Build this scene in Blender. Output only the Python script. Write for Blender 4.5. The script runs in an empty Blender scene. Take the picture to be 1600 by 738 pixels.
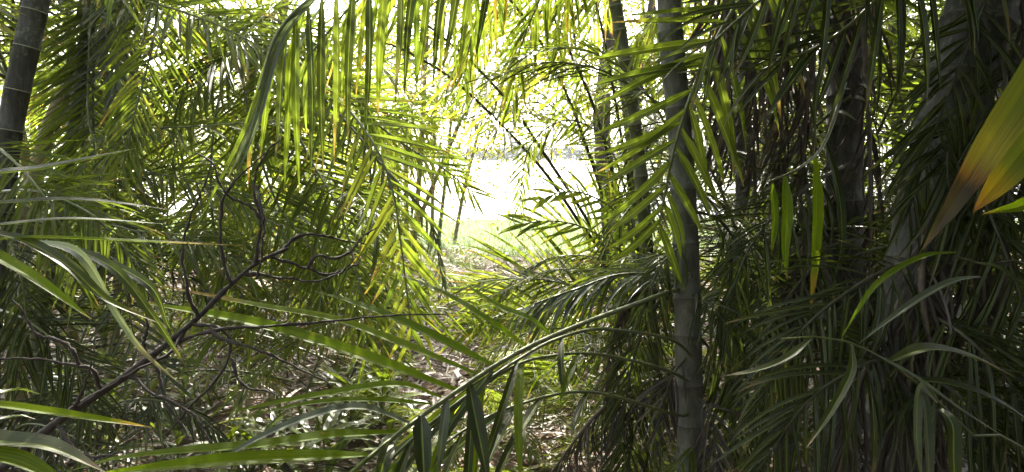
import bpy, math, random
import numpy as np
from mathutils import Vector, Matrix

scene = bpy.context.scene
col = scene.collection
R = math.radians

# ------------------------------------------------------------------ camera, sky, sun, exposure
F = 1142.0
PITCH = R(6.2)
CAM = np.array((0.0, 0.0, 1.45))
cam_data = bpy.data.cameras.new('camera')
cam_data.sensor_width = 36.0
cam_data.lens = 36.0 * F / 1600.0
cam_data.clip_start = 0.02
cam_data.clip_end = 4000.0
cam = bpy.data.objects.new('camera', cam_data)
cam.location = CAM
cam.rotation_euler = (math.pi / 2 - PITCH, 0, 0)
col.objects.link(cam)
scene.camera = cam

SUN_EL, SUN_AZ = R(44), R(-4)
world = bpy.data.worlds.new('World')
scene.world = world
world.use_nodes = True
wn = world.node_tree.nodes
skyt = wn.new('ShaderNodeTexSky')
skyt.sky_type = 'NISHITA'
skyt.sun_disc = False
skyt.sun_elevation = SUN_EL
skyt.sun_rotation = SUN_AZ
skyt.dust_density = 4.0
skyt.air_density = 0.7
skyt.ozone_density = 0.3
hsv = wn.new('ShaderNodeHueSaturation')
hsv.inputs['Saturation'].default_value = 0.45      # humid, milky sky
world.node_tree.links.new(skyt.outputs[0], hsv.inputs['Color'])
world.node_tree.links.new(hsv.outputs[0], wn['Background'].inputs[0])
wn['Background'].inputs[1].default_value = 0.15

sun_data = bpy.data.lights.new('sun', 'SUN')
sun_data.energy = 3.2
sun_data.angle = R(0.5)
sun_data.color = (1.0, 0.93, 0.80)
sun = bpy.data.objects.new('sun', sun_data)
SDIR = Vector((math.sin(SUN_AZ) * math.cos(SUN_EL), math.cos(SUN_AZ) * math.cos(SUN_EL), math.sin(SUN_EL)))
sun.rotation_euler = (-SDIR).to_track_quat('-Z', 'Y').to_euler()
sun.location = (0, 0, 30)
col.objects.link(sun)

scene.view_settings.view_transform = 'Standard'
scene.view_settings.look = 'None'
scene.view_settings.exposure = 3.15
scene.view_settings.gamma = 1.0
scene.render.engine = 'CYCLES'
cy = scene.cycles
cy.use_denoising = True
cy.denoiser = 'OPENIMAGEDENOISE'
cy.max_bounces = 8
cy.diffuse_bounces = 4
cy.glossy_bounces = 3
cy.transmission_bounces = 5
cy.transparent_max_bounces = 8
cy.sample_clamp_indirect = 6.0
cy.caustics_reflective = False
cy.caustics_refractive = False


# ------------------------------------------------------------------ small maths
def P(px, py, d):
    """point seen at photo pixel (px, py), d metres along the camera's axis"""
    f = np.array((0, math.cos(PITCH), -math.sin(PITCH)))
    r = np.array((1.0, 0, 0))
    u = np.array((0, math.sin(PITCH), math.cos(PITCH)))
    return CAM + f * d + r * (d * (px - 800) / F) + u * (d * (369 - py) / F)


def project(p):
    q = np.asarray(p) - CAM
    d = q[..., 1] * math.cos(PITCH) - q[..., 2] * math.sin(PITCH)
    u = q[..., 1] * math.sin(PITCH) + q[..., 2] * math.cos(PITCH)
    dd = np.where(np.abs(d) < 1e-4, 1e-4, d)
    return 800 + F * q[..., 0] / dd, 369 - F * u / dd, d


def norm(v):
    v = np.asarray(v, float)
    return v / (np.linalg.norm(v, axis=-1, keepdims=True) + 1e-12)


def spline(pts, n):
    """Catmull-Rom through pts, n+1 samples at even arc length"""
    p = np.asarray(pts, float)
    if len(p) == 2:
        t = np.linspace(0, 1, n + 1)[:, None]
        return p[0] * (1 - t) + p[1] * t
    e = np.vstack([2 * p[0] - p[1], p, 2 * p[-1] - p[-2]])
    out = []
    for i in range(1, len(e) - 2):
        t = np.linspace(0, 1, 24, endpoint=False)[:, None]
        a, b, c, d = e[i - 1], e[i], e[i + 1], e[i + 2]
        out.append(0.5 * (2 * b + (c - a) * t + (2 * a - 5 * b + 4 * c - d) * t ** 2 + (3 * b - a - 3 * c + d) * t ** 3))
    out.append(p[-1:])
    q = np.vstack(out)
    s = np.concatenate([[0], np.cumsum(np.linalg.norm(np.diff(q, axis=0), axis=1))])
    k = np.linspace(0, s[-1], n + 1)
    return np.stack([np.interp(k, s, q[:, j]) for j in range(3)], 1)


# ------------------------------------------------------------------ meshes
def mesh_np(name, V, Fq, mats, smooth=True, uv=None, rnd=None, mi=None):
    """V (n,3), Fq (m,4) quads (or (m,3)); uv per vertex (n,2); rnd per vertex (n,)"""
    V = np.asarray(V, np.float32)
    Fq = np.asarray(Fq, np.int32)
    m, k = Fq.shape
    me = bpy.data.meshes.new(name)
    me.vertices.add(len(V))
    me.vertices.foreach_set('co', V.ravel())
    me.loops.add(m * k)
    me.loops.foreach_set('vertex_index', Fq.ravel())
    me.polygons.add(m)
    me.polygons.foreach_set('loop_start', np.arange(0, m * k, k, dtype=np.int32))
    me.polygons.foreach_set('loop_total', np.full(m, k, np.int32))
    me.update(calc_edges=True)
    me.polygons.foreach_set('use_smooth', np.full(m, smooth))
    if mi is not None:
        me.polygons.foreach_set('material_index', np.asarray(mi, np.int32))
    if uv is not None:
        l = me.uv_layers.new(name='UVMap')
        l.data.foreach_set('uv', np.asarray(uv, np.float32)[Fq.ravel()].ravel())
    if rnd is not None:
        a = me.attributes.new('rnd', 'FLOAT', 'POINT')
        a.data.foreach_set('value', np.asarray(rnd, np.float32))
    for mt in (mats if isinstance(mats, (list, tuple)) else [mats]):
        me.materials.append(mt)
    return me


def link(name, me, parent=None, origin=None, parent_origin=None):
    o = bpy.data.objects.new(name, me)
    col.objects.link(o)
    if origin is not None:
        o.location = np.asarray(origin) - (np.asarray(parent_origin) if parent_origin is not None else 0)
    if parent is not None:
        o.parent = parent
    return o


def thing(name, label, cat, loc, group=None):
    o = bpy.data.objects.new(name, None)
    o.empty_display_size = 0.1
    col.objects.link(o)
    o.location = loc
    o['label'] = label
    o['category'] = cat
    if group:
        o['group'] = group
    return o


def tube_np(path, rad, sides=8, cap=True, uvscale=1.0):
    path = np.asarray(path, float)
    n = len(path)
    rad = np.broadcast_to(np.asarray(rad, float), (n,))
    T = norm(np.gradient(path, axis=0))
    ref = np.array((0, 0, 1.0)) if abs(T[0, 2]) < 0.85 else np.array((1.0, 0, 0))
    A = np.zeros((n, 3))
    a = norm(np.cross(T[0], ref))
    for i in range(n):
        a = norm(a - T[i] * np.dot(a, T[i]))
        A[i] = a
    B = np.cross(T, A)
    ang = np.linspace(0, 2 * math.pi, sides, endpoint=False)
    V = path[:, None] + rad[:, None, None] * (np.cos(ang)[None, :, None] * A[:, None] + np.sin(ang)[None, :, None] * B[:, None])
    V = V.reshape(-1, 3)
    i = np.arange(n - 1)[:, None] * sides
    j = np.arange(sides)[None]
    j2 = (j + 1) % sides
    Q = np.stack([i + j, i + j2, i + sides + j2, i + sides + j], -1).reshape(-1, 4)
    s = np.concatenate([[0], np.cumsum(np.linalg.norm(np.diff(path, axis=0), axis=1))])
    uv = np.stack([np.repeat(s * uvscale, sides), np.tile(ang / (2 * math.pi), n)], 1)
    if cap:
        V = np.vstack([V, path[:1], path[-1:]])
        c0, c1 = len(V) - 2, len(V) - 1
        jj = np.arange(sides)
        k = (jj + 1) % sides
        Q = np.vstack([Q, np.stack([np.full(sides, c0), k, jj, np.full(sides, c0)], 1)[:, [0, 1, 2, 2]],
                       np.stack([np.full(sides, c1), jj + (n - 1) * sides, k + (n - 1) * sides, k + (n - 1) * sides], 1)])
        # caps as degenerate-free triangles: drop repeated corner by splitting below
        uv = np.vstack([uv, uv[:1], uv[-1:]])
    return V, Q, uv


def tube_mesh(name, path, rad, mat, sides=8):
    V, Q, uv = tube_np(path, rad, sides, cap=False)
    return mesh_np(name, V, Q, mat, uv=uv)


# ------------------------------------------------------------------ materials
def nt(name):
    m = bpy.data.materials.new(name)
    m.use_nodes = True
    t = m.node_tree
    t.nodes.clear()
    out = t.nodes.new('ShaderNodeOutputMaterial')
    return m, t, t.nodes, t.links, out


def ramp(N, stops, interp='LINEAR'):
    r = N.new('ShaderNodeValToRGB')
    r.color_ramp.interpolation = interp
    e = r.color_ramp.elements
    e[0].position, e[0].color = stops[0][0], (*stops[0][1], 1)
    e[1].position, e[1].color = stops[-1][0], (*stops[-1][1], 1)
    for p, c in stops[1:-1]:
        k = e.new(p)
        k.color = (*c, 1)
    return r


def math_node(N, L, op, a, b=None, c=None):
    m = N.new('ShaderNodeMath')
    m.operation = op
    for i, v in enumerate((a, b, c)):
        if v is None:
            continue
        if isinstance(v, (int, float)):
            m.inputs[i].default_value = v
        else:
            L.new(v, m.inputs[i])
    return m.outputs[0]


def mixc(N, L, fac, a, b, mode='MIX'):
    m = N.new('ShaderNodeMix')
    m.data_type = 'RGBA'
    m.blend_type = mode
    if isinstance(fac, (int, float)):
        m.inputs[0].default_value = fac
    else:
        L.new(fac, m.inputs[0])
    for i, v in ((6, a), (7, b)):
        if isinstance(v, tuple):
            m.inputs[i].default_value = (*v, 1)
        else:
            L.new(v, m.inputs[i])
    return m.outputs[2]


def leaf_mat(name, stops, trans, rough=0.38, tfac=0.5, tip=None, spec=0.5, rib=(0.16, 0.20, 0.05), ribmix=0.6, lam=None):
    """blade: colour by rnd, paler midrib, fine long veins, dry tips; lets light through"""
    m, t, N, L, out = nt(name)
    uvn = N.new('ShaderNodeUVMap')
    sep = N.new('ShaderNodeSeparateXYZ')
    L.new(uvn.outputs[0], sep.inputs[0])
    at = N.new('ShaderNodeAttribute')
    at.attribute_name = 'rnd'
    oi = N.new('ShaderNodeObjectInfo')
    rn = math_node(N, L, 'FRACT', math_node(N, L, 'ADD', at.outputs['Fac'], oi.outputs['Random']))
    base = ramp(N, stops)
    L.new(rn, base.inputs[0])
    # veins along the blade
    mp = N.new('ShaderNodeMapping')
    mp.inputs['Scale'].default_value = (1.5, 22, 1)
    L.new(uvn.outputs[0], mp.inputs[0])
    comb = N.new('ShaderNodeVectorMath')
    comb.operation = 'ADD'
    L.new(mp.outputs[0], comb.inputs[0])
    cx = N.new('ShaderNodeCombineXYZ')
    L.new(math_node(N, L, 'MULTIPLY', rn, 37.0), cx.inputs[2])
    L.new(math_node(N, L, 'MULTIPLY', rn, 91.0), cx.inputs[0])
    L.new(cx.outputs[0], comb.inputs[1])
    nz = N.new('ShaderNodeTexNoise')
    nz.inputs['Scale'].default_value = 1.0
    nz.inputs['Detail'].default_value = 3
    L.new(comb.outputs[0], nz.inputs['Vector'])
    vein = math_node(N, L, 'MULTIPLY_ADD', nz.outputs[0], 1.3, 0.35)
    vc = N.new('ShaderNodeCombineXYZ')
    for i in range(3):
        L.new(vein, vc.inputs[i])
    c1 = mixc(N, L, 1.0, base.outputs[0], vc.outputs[0], 'MULTIPLY')
    sv = N.new('ShaderNodeMapping')
    sv.inputs['Scale'].default_value = (9, 2.2, 1)
    L.new(uvn.outputs[0], sv.inputs[0])
    sa = N.new('ShaderNodeVectorMath')
    sa.operation = 'ADD'
    L.new(sv.outputs[0], sa.inputs[0])
    L.new(cx.outputs[0], sa.inputs[1])
    sn = N.new('ShaderNodeTexNoise')
    sn.inputs['Scale'].default_value = 2.0
    sn.inputs['Detail'].default_value = 6
    sn.inputs['Roughness'].default_value = 0.7
    L.new(sa.outputs[0], sn.inputs['Vector'])
    sm = N.new('ShaderNodeMapRange')
    sm.inputs[1].default_value, sm.inputs[2].default_value = 0.60, 0.68
    L.new(sn.outputs[0], sm.inputs[0])
    c1 = mixc(N, L, math_node(N, L, 'MULTIPLY', sm.outputs[0], 0.75), c1, tip or (0.12, 0.09, 0.05))
    # midrib
    dv = math_node(N, L, 'ABSOLUTE', math_node(N, L, 'SUBTRACT', sep.outputs[1], 0.5))
    rb = math_node(N, L, 'MULTIPLY', math_node(N, L, 'LESS_THAN', dv, 0.055), ribmix)
    c2 = mixc(N, L, rb, c1, rib)
    colr = c2
    if lam:
        rl = ramp(N, lam)
        n2 = N.new('ShaderNodeTexNoise')
        n2.inputs['Scale'].default_value = 3.0
        n2.inputs['Detail'].default_value = 4
        mp2 = N.new('ShaderNodeMapping')
        mp2.inputs['Scale'].default_value = (3, 9, 1)
        L.new(uvn.outputs[0], mp2.inputs[0])
        L.new(mp2.outputs[0], n2.inputs['Vector'])
        u2 = math_node(N, L, 'ADD', sep.outputs[0], math_node(N, L, 'MULTIPLY_ADD', n2.outputs[0], 0.18, -0.09))
        L.new(u2, rl.inputs[0])
        colr = mixc(N, L, rb, mixc(N, L, 1.0, rl.outputs[0], vc.outputs[0], 'MULTIPLY'), rl.outputs[0])
    elif tip:
        u2 = math_node(N, L, 'ADD', sep.outputs[0], math_node(N, L, 'MULTIPLY', math_node(N, L, 'POWER', rn, 3.0), 0.30))
        mr = N.new('ShaderNodeMapRange')
        mr.inputs[1].default_value, mr.inputs[2].default_value = 0.94, 1.04
        L.new(u2, mr.inputs[0])
        colr = mixc(N, L, mr.outputs[0], c2, tip)
    pb = N.new('ShaderNodeBsdfPrincipled')
    L.new(colr, pb.inputs['Base Color'])
    pb.inputs['Roughness'].default_value = rough
    pb.inputs['Specular IOR Level'].default_value = spec
    bp = N.new('ShaderNodeBump')
    bp.inputs['Strength'].default_value = 0.25
    bp.inputs['Distance'].default_value = 0.002
    L.new(nz.outputs[0], bp.inputs['Height'])
    L.new(bp.outputs[0], pb.inputs['Normal'])
    tr = N.new('ShaderNodeBsdfTranslucent')
    tc = mixc(N, L, 1.0, colr, trans, 'MULTIPLY')
    L.new(tc, tr.inputs[0])
    mx = N.new('ShaderNodeMixShader')
    mx.inputs[0].default_value = tfac
    L.new(pb.outputs[0], mx.inputs[1])
    L.new(tr.outputs[0], mx.inputs[2])
    L.new(mx.outputs[0], out.inputs[0])
    return m


def rough_mat(name, stops, scale, rough=0.8, stretch=(1, 1, 1), bump=0.5, dist=0.01, stops2=None, scale2=3.0, coords='Object', spec=0.3, lichen=None):
    m, t, N, L, out = nt(name)
    tc = N.new('ShaderNodeTexCoord')
    mp = N.new('ShaderNodeMapping')
    mp.inputs['Scale'].default_value = stretch
    L.new(tc.outputs[coords], mp.inputs[0])
    nz = N.new('ShaderNodeTexNoise')
    nz.inputs['Scale'].default_value = scale
    nz.inputs['Detail'].default_value = 7
    nz.inputs['Roughness'].default_value = 0.65
    L.new(mp.outputs[0], nz.inputs['Vector'])
    r = ramp(N, stops)
    L.new(nz.outputs[0], r.inputs[0])
    c = r.outputs[0]
    if lichen:
        n4 = N.new('ShaderNodeTexNoise')
        n4.inputs['Scale'].default_value = 14.0
        n4.inputs['Detail'].default_value = 8
        n4.inputs['Roughness'].default_value = 0.75
        L.new(tc.outputs[coords], n4.inputs['Vector'])
        mr = N.new('ShaderNodeMapRange')
        mr.inputs[1].default_value, mr.inputs[2].default_value = 0.54, 0.60
        L.new(n4.outputs[0], mr.inputs[0])
        c = mixc(N, L, math_node(N, L, 'MULTIPLY', mr.outputs[0], 0.8), c, lichen)
    if stops2:
        n2 = N.new('ShaderNodeTexNoise')
        n2.inputs['Scale'].default_value = scale2
        n2.inputs['Detail'].default_value = 4
        L.new(tc.outputs[coords], n2.inputs['Vector'])
        r2 = ramp(N, stops2)
        L.new(n2.outputs[0], r2.inputs[0])
        c = mixc(N, L, 0.45, c, r2.outputs[0])
    pb = N.new('ShaderNodeBsdfPrincipled')
    L.new(c, pb.inputs['Base Color'])
    pb.inputs['Roughness'].default_value = rough
    pb.inputs['Specular IOR Level'].default_value = spec
    bp = N.new('ShaderNodeBump')
    bp.inputs['Strength'].default_value = bump
    bp.inputs['Distance'].default_value = dist
    L.new(nz.outputs[0], bp.inputs['Height'])
    L.new(bp.outputs[0], pb.inputs['Normal'])
    L.new(pb.outputs[0], out.inputs[0])
    return m


TY = (2.6, 2.5, 0.75)
M = {}
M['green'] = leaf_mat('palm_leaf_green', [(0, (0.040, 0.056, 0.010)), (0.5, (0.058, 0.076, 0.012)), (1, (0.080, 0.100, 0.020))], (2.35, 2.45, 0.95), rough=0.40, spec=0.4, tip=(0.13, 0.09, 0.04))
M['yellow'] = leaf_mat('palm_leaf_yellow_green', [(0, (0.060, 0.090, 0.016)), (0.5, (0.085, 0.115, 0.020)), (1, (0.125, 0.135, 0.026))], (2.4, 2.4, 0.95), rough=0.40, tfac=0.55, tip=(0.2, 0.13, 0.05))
M['deep'] = leaf_mat('palm_leaf_shaded_green', [(0, (0.018, 0.024, 0.008)), (0.6, (0.027, 0.035, 0.011)), (1, (0.044, 0.052, 0.017))], (2.0, 2.2, 0.8), rough=0.42, spec=0.3, tfac=0.32, tip=(0.10, 0.08, 0.045))  # shade of the thicket partly put into this darker leaf colour
M['near'] = leaf_mat('palm_leaf_broad', [(0, (0.055, 0.088, 0.009)), (1, (0.085, 0.122, 0.012))], (2.6, 2.7, 0.5), rough=0.45, tfac=0.62, tip=(0.18, 0.13, 0.05), rib=(0.10, 0.15, 0.04), spec=0.16)
M['grey'] = leaf_mat('palm_leaf_grey_sheen', [(0, (0.052, 0.066, 0.044)), (1, (0.088, 0.102, 0.072))], (1.6, 1.8, 0.9), spec=0.4, rough=0.32, tfac=0.25, tip=(0.15, 0.13, 0.09), rib=(0.2, 0.2, 0.14))  # grey base colour also carries the pale sheen on some blades
M['dead'] = leaf_mat('dead_palm_leaf', [(0, (0.030, 0.025, 0.021)), (0.6, (0.052, 0.043, 0.037)), (1, (0.100, 0.084, 0.068))], (1.3, 1.2, 0.9), rough=0.7, tfac=0.18, tip=(0.12, 0.10, 0.08), rib=(0.12, 0.10, 0.08))
M['burnt'] = leaf_mat('yellowing_leaf', [(0, (0.1, 0.12, 0.02)), (1, (0.12, 0.13, 0.02))], (1.8, 1.7, 0.5), rough=0.45, tfac=0.28,
                      lam=[(0, (0.075, 0.110, 0.020)), (0.52, (0.095, 0.115, 0.020)), (0.70, (0.17, 0.150, 0.028)), (0.76, (0.13, 0.065, 0.025)), (0.785, (0.020, 0.016, 0.014)), (1, (0.032, 0.027, 0.025))])
M['burnt2'] = leaf_mat('yellow_tipped_leaf', [(0, (0.1, 0.12, 0.02)), (1, (0.12, 0.13, 0.02))], (1.8, 1.7, 0.5), rough=0.45, tfac=0.28,
                       lam=[(0, (0.065, 0.100, 0.018)), (0.80, (0.095, 0.120, 0.020)), (0.90, (0.30, 0.21, 0.02)), (0.975, (0.22, 0.10, 0.03)), (1, (0.06, 0.04, 0.03))])
M['broadleaf'] = leaf_mat('tree_leaf', [(0, (0.07, 0.085, 0.014)), (0.5, (0.11, 0.115, 0.018)), (1, (0.17, 0.145, 0.034))], (2.2, 2.2, 0.9), rough=0.5, tfac=0.55, ribmix=0.3)
M['seedling'] = leaf_mat('seedling_leaf', [(0, (0.055, 0.085, 0.016)), (0.7, (0.085, 0.115, 0.022)), (1, (0.14, 0.15, 0.06))], (2.2, 2.2, 0.6), rough=0.35, tfac=0.4)
M['rachis'] = rough_mat('frond_stalk', [(0.3, (0.055, 0.075, 0.018)), (0.7, (0.10, 0.115, 0.030))], 30, rough=0.4, bump=0.15, dist=0.002, spec=0.5)
M['rachis_dark'] = rough_mat('dark_frond_stalk', [(0.3, (0.030, 0.032, 0.018)), (0.7, (0.060, 0.060, 0.032))], 30, rough=0.5, bump=0.2, dist=0.002)
M['rachis_dead'] = rough_mat('dead_frond_stalk', [(0.3, (0.05, 0.04, 0.032)), (0.7, (0.12, 0.095, 0.07))], 30, rough=0.7, bump=0.3, dist=0.003)
M['bark_grey'] = rough_mat('palm_trunk_grey', [(0.3, (0.022, 0.021, 0.019)), (0.5, (0.050, 0.048, 0.042)), (0.72, (0.115, 0.112, 0.098))], 60, stretch=(1, 1, 0.28), bump=0.9, dist=0.008,
                           stops2=[(0.42, (0.024, 0.028, 0.018)), (0.6, (0.085, 0.085, 0.075))], scale2=9, lichen=(0.19, 0.20, 0.16))
M['bark_green'] = rough_mat('palm_cane_green', [(0.3, (0.055, 0.068, 0.030)), (0.7, (0.11, 0.125, 0.060))], 24, rough=0.55, stretch=(1, 1, 0.3), bump=0.25, dist=0.004,
                            stops2=[(0.4, (0.05, 0.06, 0.03)), (0.7, (0.14, 0.13, 0.09))], scale2=7, lichen=(0.20, 0.21, 0.15))
M['bark_olive'] = rough_mat('palm_trunk_olive', [(0.3, (0.045, 0.046, 0.034)), (0.5, (0.085, 0.086, 0.066)), (0.72, (0.16, 0.16, 0.13))], 55, stretch=(1, 1, 0.3), bump=0.8, dist=0.006,
                            stops2=[(0.42, (0.040, 0.046, 0.028)), (0.6, (0.12, 0.118, 0.095))], scale2=8, lichen=(0.20, 0.205, 0.165))
M['bark_tan'] = rough_mat('palm_cane_tan', [(0.3, (0.13, 0.105, 0.060)), (0.7, (0.27, 0.22, 0.13))], 22, rough=0.65, stretch=(1, 1, 0.3), bump=0.3, dist=0.004,
                          stops2=[(0.4, (0.10, 0.10, 0.045)), (0.7, (0.26, 0.20, 0.12))], scale2=6)
M['ring_pale'] = rough_mat('leaf_scar_pale', [(0.3, (0.16, 0.17, 0.11)), (0.7, (0.30, 0.30, 0.22))], 40, rough=0.8)
M['ring_dark'] = rough_mat('leaf_scar_dark', [(0.3, (0.05, 0.047, 0.04)), (0.7, (0.10, 0.095, 0.08))], 40, rough=0.9)
M['bark_brown'] = rough_mat('tree_bark', [(0.3, (0.035, 0.028, 0.022)), (0.7, (0.11, 0.09, 0.07))], 18, rough=0.9, stretch=(1, 1, 0.25), bump=0.9, dist=0.02)
M['twig'] = rough_mat('dead_wood', [(0.3, (0.022, 0.017, 0.016)), (0.6, (0.045, 0.036, 0.032)), (0.85, (0.085, 0.07, 0.06))], 60, rough=0.85, bump=0.7, dist=0.004)
M['shaft'] = rough_mat('crownshaft_green', [(0.3, (0.07, 0.095, 0.03)), (0.7, (0.12, 0.145, 0.055))], 12, rough=0.4, stretch=(1, 1, 0.2), bump=0.1, dist=0.003, spec=0.5)

# ------------------------------------------------------------------ the leaflet blade
def blade_np(path, width, Nrm, fold=0.5, base=0.35, tipstart=0.45, twist=None, wobble=0.0, rng=None):
    """a folded blade along path (n,3) with upper normals Nrm (n,3); the two halves are separate so the fold is crisp"""
    n = len(path)
    t = np.linspace(0, 1, n)
    T = norm(np.gradient(path, axis=0))
    Nn = np.broadcast_to(Nrm, path.shape)
    Nn = norm(Nn - T * (Nn * T).sum(1, keepdims=True))
    S = np.cross(T, Nn)
    if twist is not None:
        c, s = np.cos(twist)[:, None], np.sin(twist)[:, None]
        S, Nn = S * c + Nn * s, Nn * c - S * s
    prof = np.minimum(1, base + (1 - base) * t / 0.22) * np.clip(1 - np.clip((t - tipstart) / (1 - tipstart), 0, 1) ** 1.9, 0, 1)
    w = 0.5 * width * prof
    if wobble and rng is not None:
        w = w * (1 + wobble * np.interp(t, np.linspace(0, 1, 9), rng.uniform(-1, 1, 9)))
    w = np.maximum(w, 0.0004)[:, None]
    lift = w * fold
    Vl = path - S * w + Nn * lift
    Vr = path + S * w + Nn * lift
    V = np.stack([Vl, path, path, Vr], 1).reshape(-1, 3)
    i = np.arange(n - 1)[:, None] * 4
    Q = np.concatenate([np.stack([i, i + 1, i + 5, i + 4], -1), np.stack([i + 2, i + 3, i + 7, i + 6], -1)], 1).reshape(-1, 4)
    uv = np.stack([np.repeat(t, 4), np.tile([0, 0.5, 0.5, 1.0], n)], 1)
    return V, Q, uv


NB = 5
BENDS = [0.10, 0.35, 0.7, 1.15, 1.7]
NVAR = 3
TEMPL = {}
trng = np.random.default_rng(5)


def make_templates(nseg, fold):
    out = []
    for b in BENDS:
        for v in range(NVAR):
            t = np.linspace(0, 1, nseg + 1)
            th = -b * t ** 1.35
            dx = np.cos(th) / nseg
            dz = np.sin(th) / nseg
            x = np.concatenate([[0], np.cumsum(0.5 * (dx[1:] + dx[:-1]))])
            z = np.concatenate([[0], np.cumsum(0.5 * (dz[1:] + dz[:-1]))])
            y = trng.uniform(-0.07, 0.07) * t ** 2
            path = np.stack([x, y, z], 1)
            Nr = np.stack([-np.sin(th), 0 * t, np.cos(th)], 1)
            tw = trng.uniform(-0.7, 0.7) * t
            out.append(blade_np(path, 1.0 / 18, Nr, fold=fold, twist=tw))
    return out


TEMPL_HI = make_templates(9, 0.55)
TEMPL_LO = make_templates(5, 0.5)
TMESH = {}


def template_mesh(mat, idx):
    k = (mat, idx)
    if k not in TMESH:
        V, Q, uv = TEMPL_HI[idx]
        TMESH[k] = mesh_np('leaflet_blade', V, Q, M[mat], uv=uv, rnd=np.zeros(len(V)))
    return TMESH[k]


# ------------------------------------------------------------------ fronds
def leaflets_along(path, rng, n, L, W, t0=0.2, a0=68, a1=24, lift=0.25, grav=0.25, bend=1, Up=None, sides=(1, -1), jit=1.0, prof=None, tilt=0.55):
    """-> list of (origin, X, Y, Z, length, width, template index)"""
    m = len(path)
    T = norm(np.gradient(path, axis=0))
    up0 = np.array((0, 0, 1.0)) if Up is None else np.asarray(Up, float)
    out = []
    for i in range(n):
        u = i / max(1, n - 1)
        for s in sides:
            uu = min(1.0, u + rng.uniform(-0.4, 0.4) * jit / n)
            t = t0 + (1 - t0) * max(0, uu)
            k = t * (m - 1)
            k0 = min(int(k), m - 2)
            fr = k - k0
            o = path[k0] * (1 - fr) + path[k0 + 1] * fr
            tg = norm(T[k0] * (1 - fr) + T[k0 + 1] * fr)
            S = np.cross(tg, up0)
            if np.linalg.norm(S) < 0.25:
                S = np.cross(tg, np.array((0.3, -1.0, 0.1)))
            S = norm(S)
            Nn = np.cross(S, tg)
            a = R(a0 + (a1 - a0) * u ** 1.3 + rng.normal(0, 5) * jit)
            lf = lift + rng.normal(0, 0.08) * jit
            d = math.cos(a) * tg + math.sin(a) * (s * S * math.cos(lf) + Nn * math.sin(lf))
            d = norm(d + np.array((0, 0, -1.0)) * (grav + rng.normal(0, 0.06) * jit))
            g = np.array((0, 0, 1.0))
            Z = norm(norm(Nn) * (1 - tilt) + g * tilt + rng.normal(0, 0.12, 3) * jit)
            Z = norm(Z - d * np.dot(Z, d))
            Y = np.cross(Z, d)
            pl = (0.55 + 0.45 * math.sin(math.pi * min(1, u * 0.9 + 0.18))) if prof is None else np.interp(u, *prof)
            ln = L * pl * (1 + rng.normal(0, 0.07) * jit)
            b = int(np.clip(bend + rng.integers(-1, 2), 0, NB - 1))
            out.append((o, d, Y, Z, ln, W * (0.75 + 0.25 * pl) * rng.uniform(0.85, 1.12), b * NVAR + int(rng.integers(0, NVAR))))
    return out


def joined_leaflets(lf, rng, origin, hi=False):
    TT = TEMPL_HI if hi else TEMPL_LO
    Vs, Qs, UVs, Rs = [], [], [], []
    off = 0
    for (o, X, Y, Z, ln, w, idx) in lf:
        V, Q, uv = TT[idx]
        A = np.stack([X * ln, Y * w * 18, Z * min(ln, 1.0) * 1.0], 0)
        # the fold height follows the width, the droop follows the length
        Vw = V.copy()
        P0 = V @ A + (o - origin)
        Vs.append(P0)
        Qs.append(Q + off)
        UVs.append(uv)
        Rs.append(np.full(len(V), rng.random()))
        off += len(V)
    return np.vstack(Vs), np.vstack(Qs), np.vstack(UVs), np.concatenate(Rs)


def add_frond(palm, path, rng, lf, mat='green', rmat='rachis', r0=0.012, r1=0.003, individual=False, name='frond', hi=False, sides=6):
    po = np.array(palm.location)
    o = path[0]
    rad = np.linspace(r0, r1, len(path))
    fr = link(name, tube_mesh(name, path - o, rad, M[rmat], sides), palm, o, po)
    if lf:
        if individual:
            for (q, X, Y, Z, ln, w, idx) in lf:
                c = bpy.data.objects.new('leaflet', template_mesh(mat, idx))
                col.objects.link(c)
                c.parent = fr
                c.matrix_local = Matrix(((X[0] * ln, Y[0] * w * 18, Z[0] * ln, q[0] - o[0]),
                                         (X[1] * ln, Y[1] * w * 18, Z[1] * ln, q[1] - o[1]),
                                         (X[2] * ln, Y[2] * w * 18, Z[2] * ln, q[2] - o[2]), (0, 0, 0, 1)))
        else:
            V, Q, uv, rn = joined_leaflets(lf, rng, o, hi)
            c = link('leaflets', mesh_np('leaflets', V, Q, M[mat], uv=uv, rnd=rn), fr, o, o)
            c['kind'] = 'stuff'
    return fr


def explicit_blade(fr, pts, wpx, mat='near', nh=(0, -0.35, 1.0), fold=0.45, rng=None, tw=0.3, n=22, tipstart=0.4):
    """one long blade through photo points (px, py, depth); wpx its width in photo pixels at its middle"""
    rng = rng or np.random.default_rng(int(abs(pts[0][0] * 7 + pts[0][1])) + 3)
    path = spline([P(*q) for q in pts], n)
    dm = np.mean([q[2] for q in pts])
    w = wpx * dm / F
    twist = np.linspace(0, rng.uniform(-tw, tw), n + 1)
    V, Q, uv = blade_np(path, w * 1.08, np.asarray(nh, float), fold=fold, twist=twist, tipstart=tipstart, wobble=0.05, rng=rng)
    o = path[0]
    c = bpy.data.objects.new('leaflet', mesh_np('leaflet_blade', V - o, Q, M[mat], uv=uv, rnd=np.full(len(V), rng.random())))
    col.objects.link(c)
    c.parent = fr
    fo = np.array(fr.location) + np.array(fr.parent.location)
    c.location = o - fo
    return c


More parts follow.
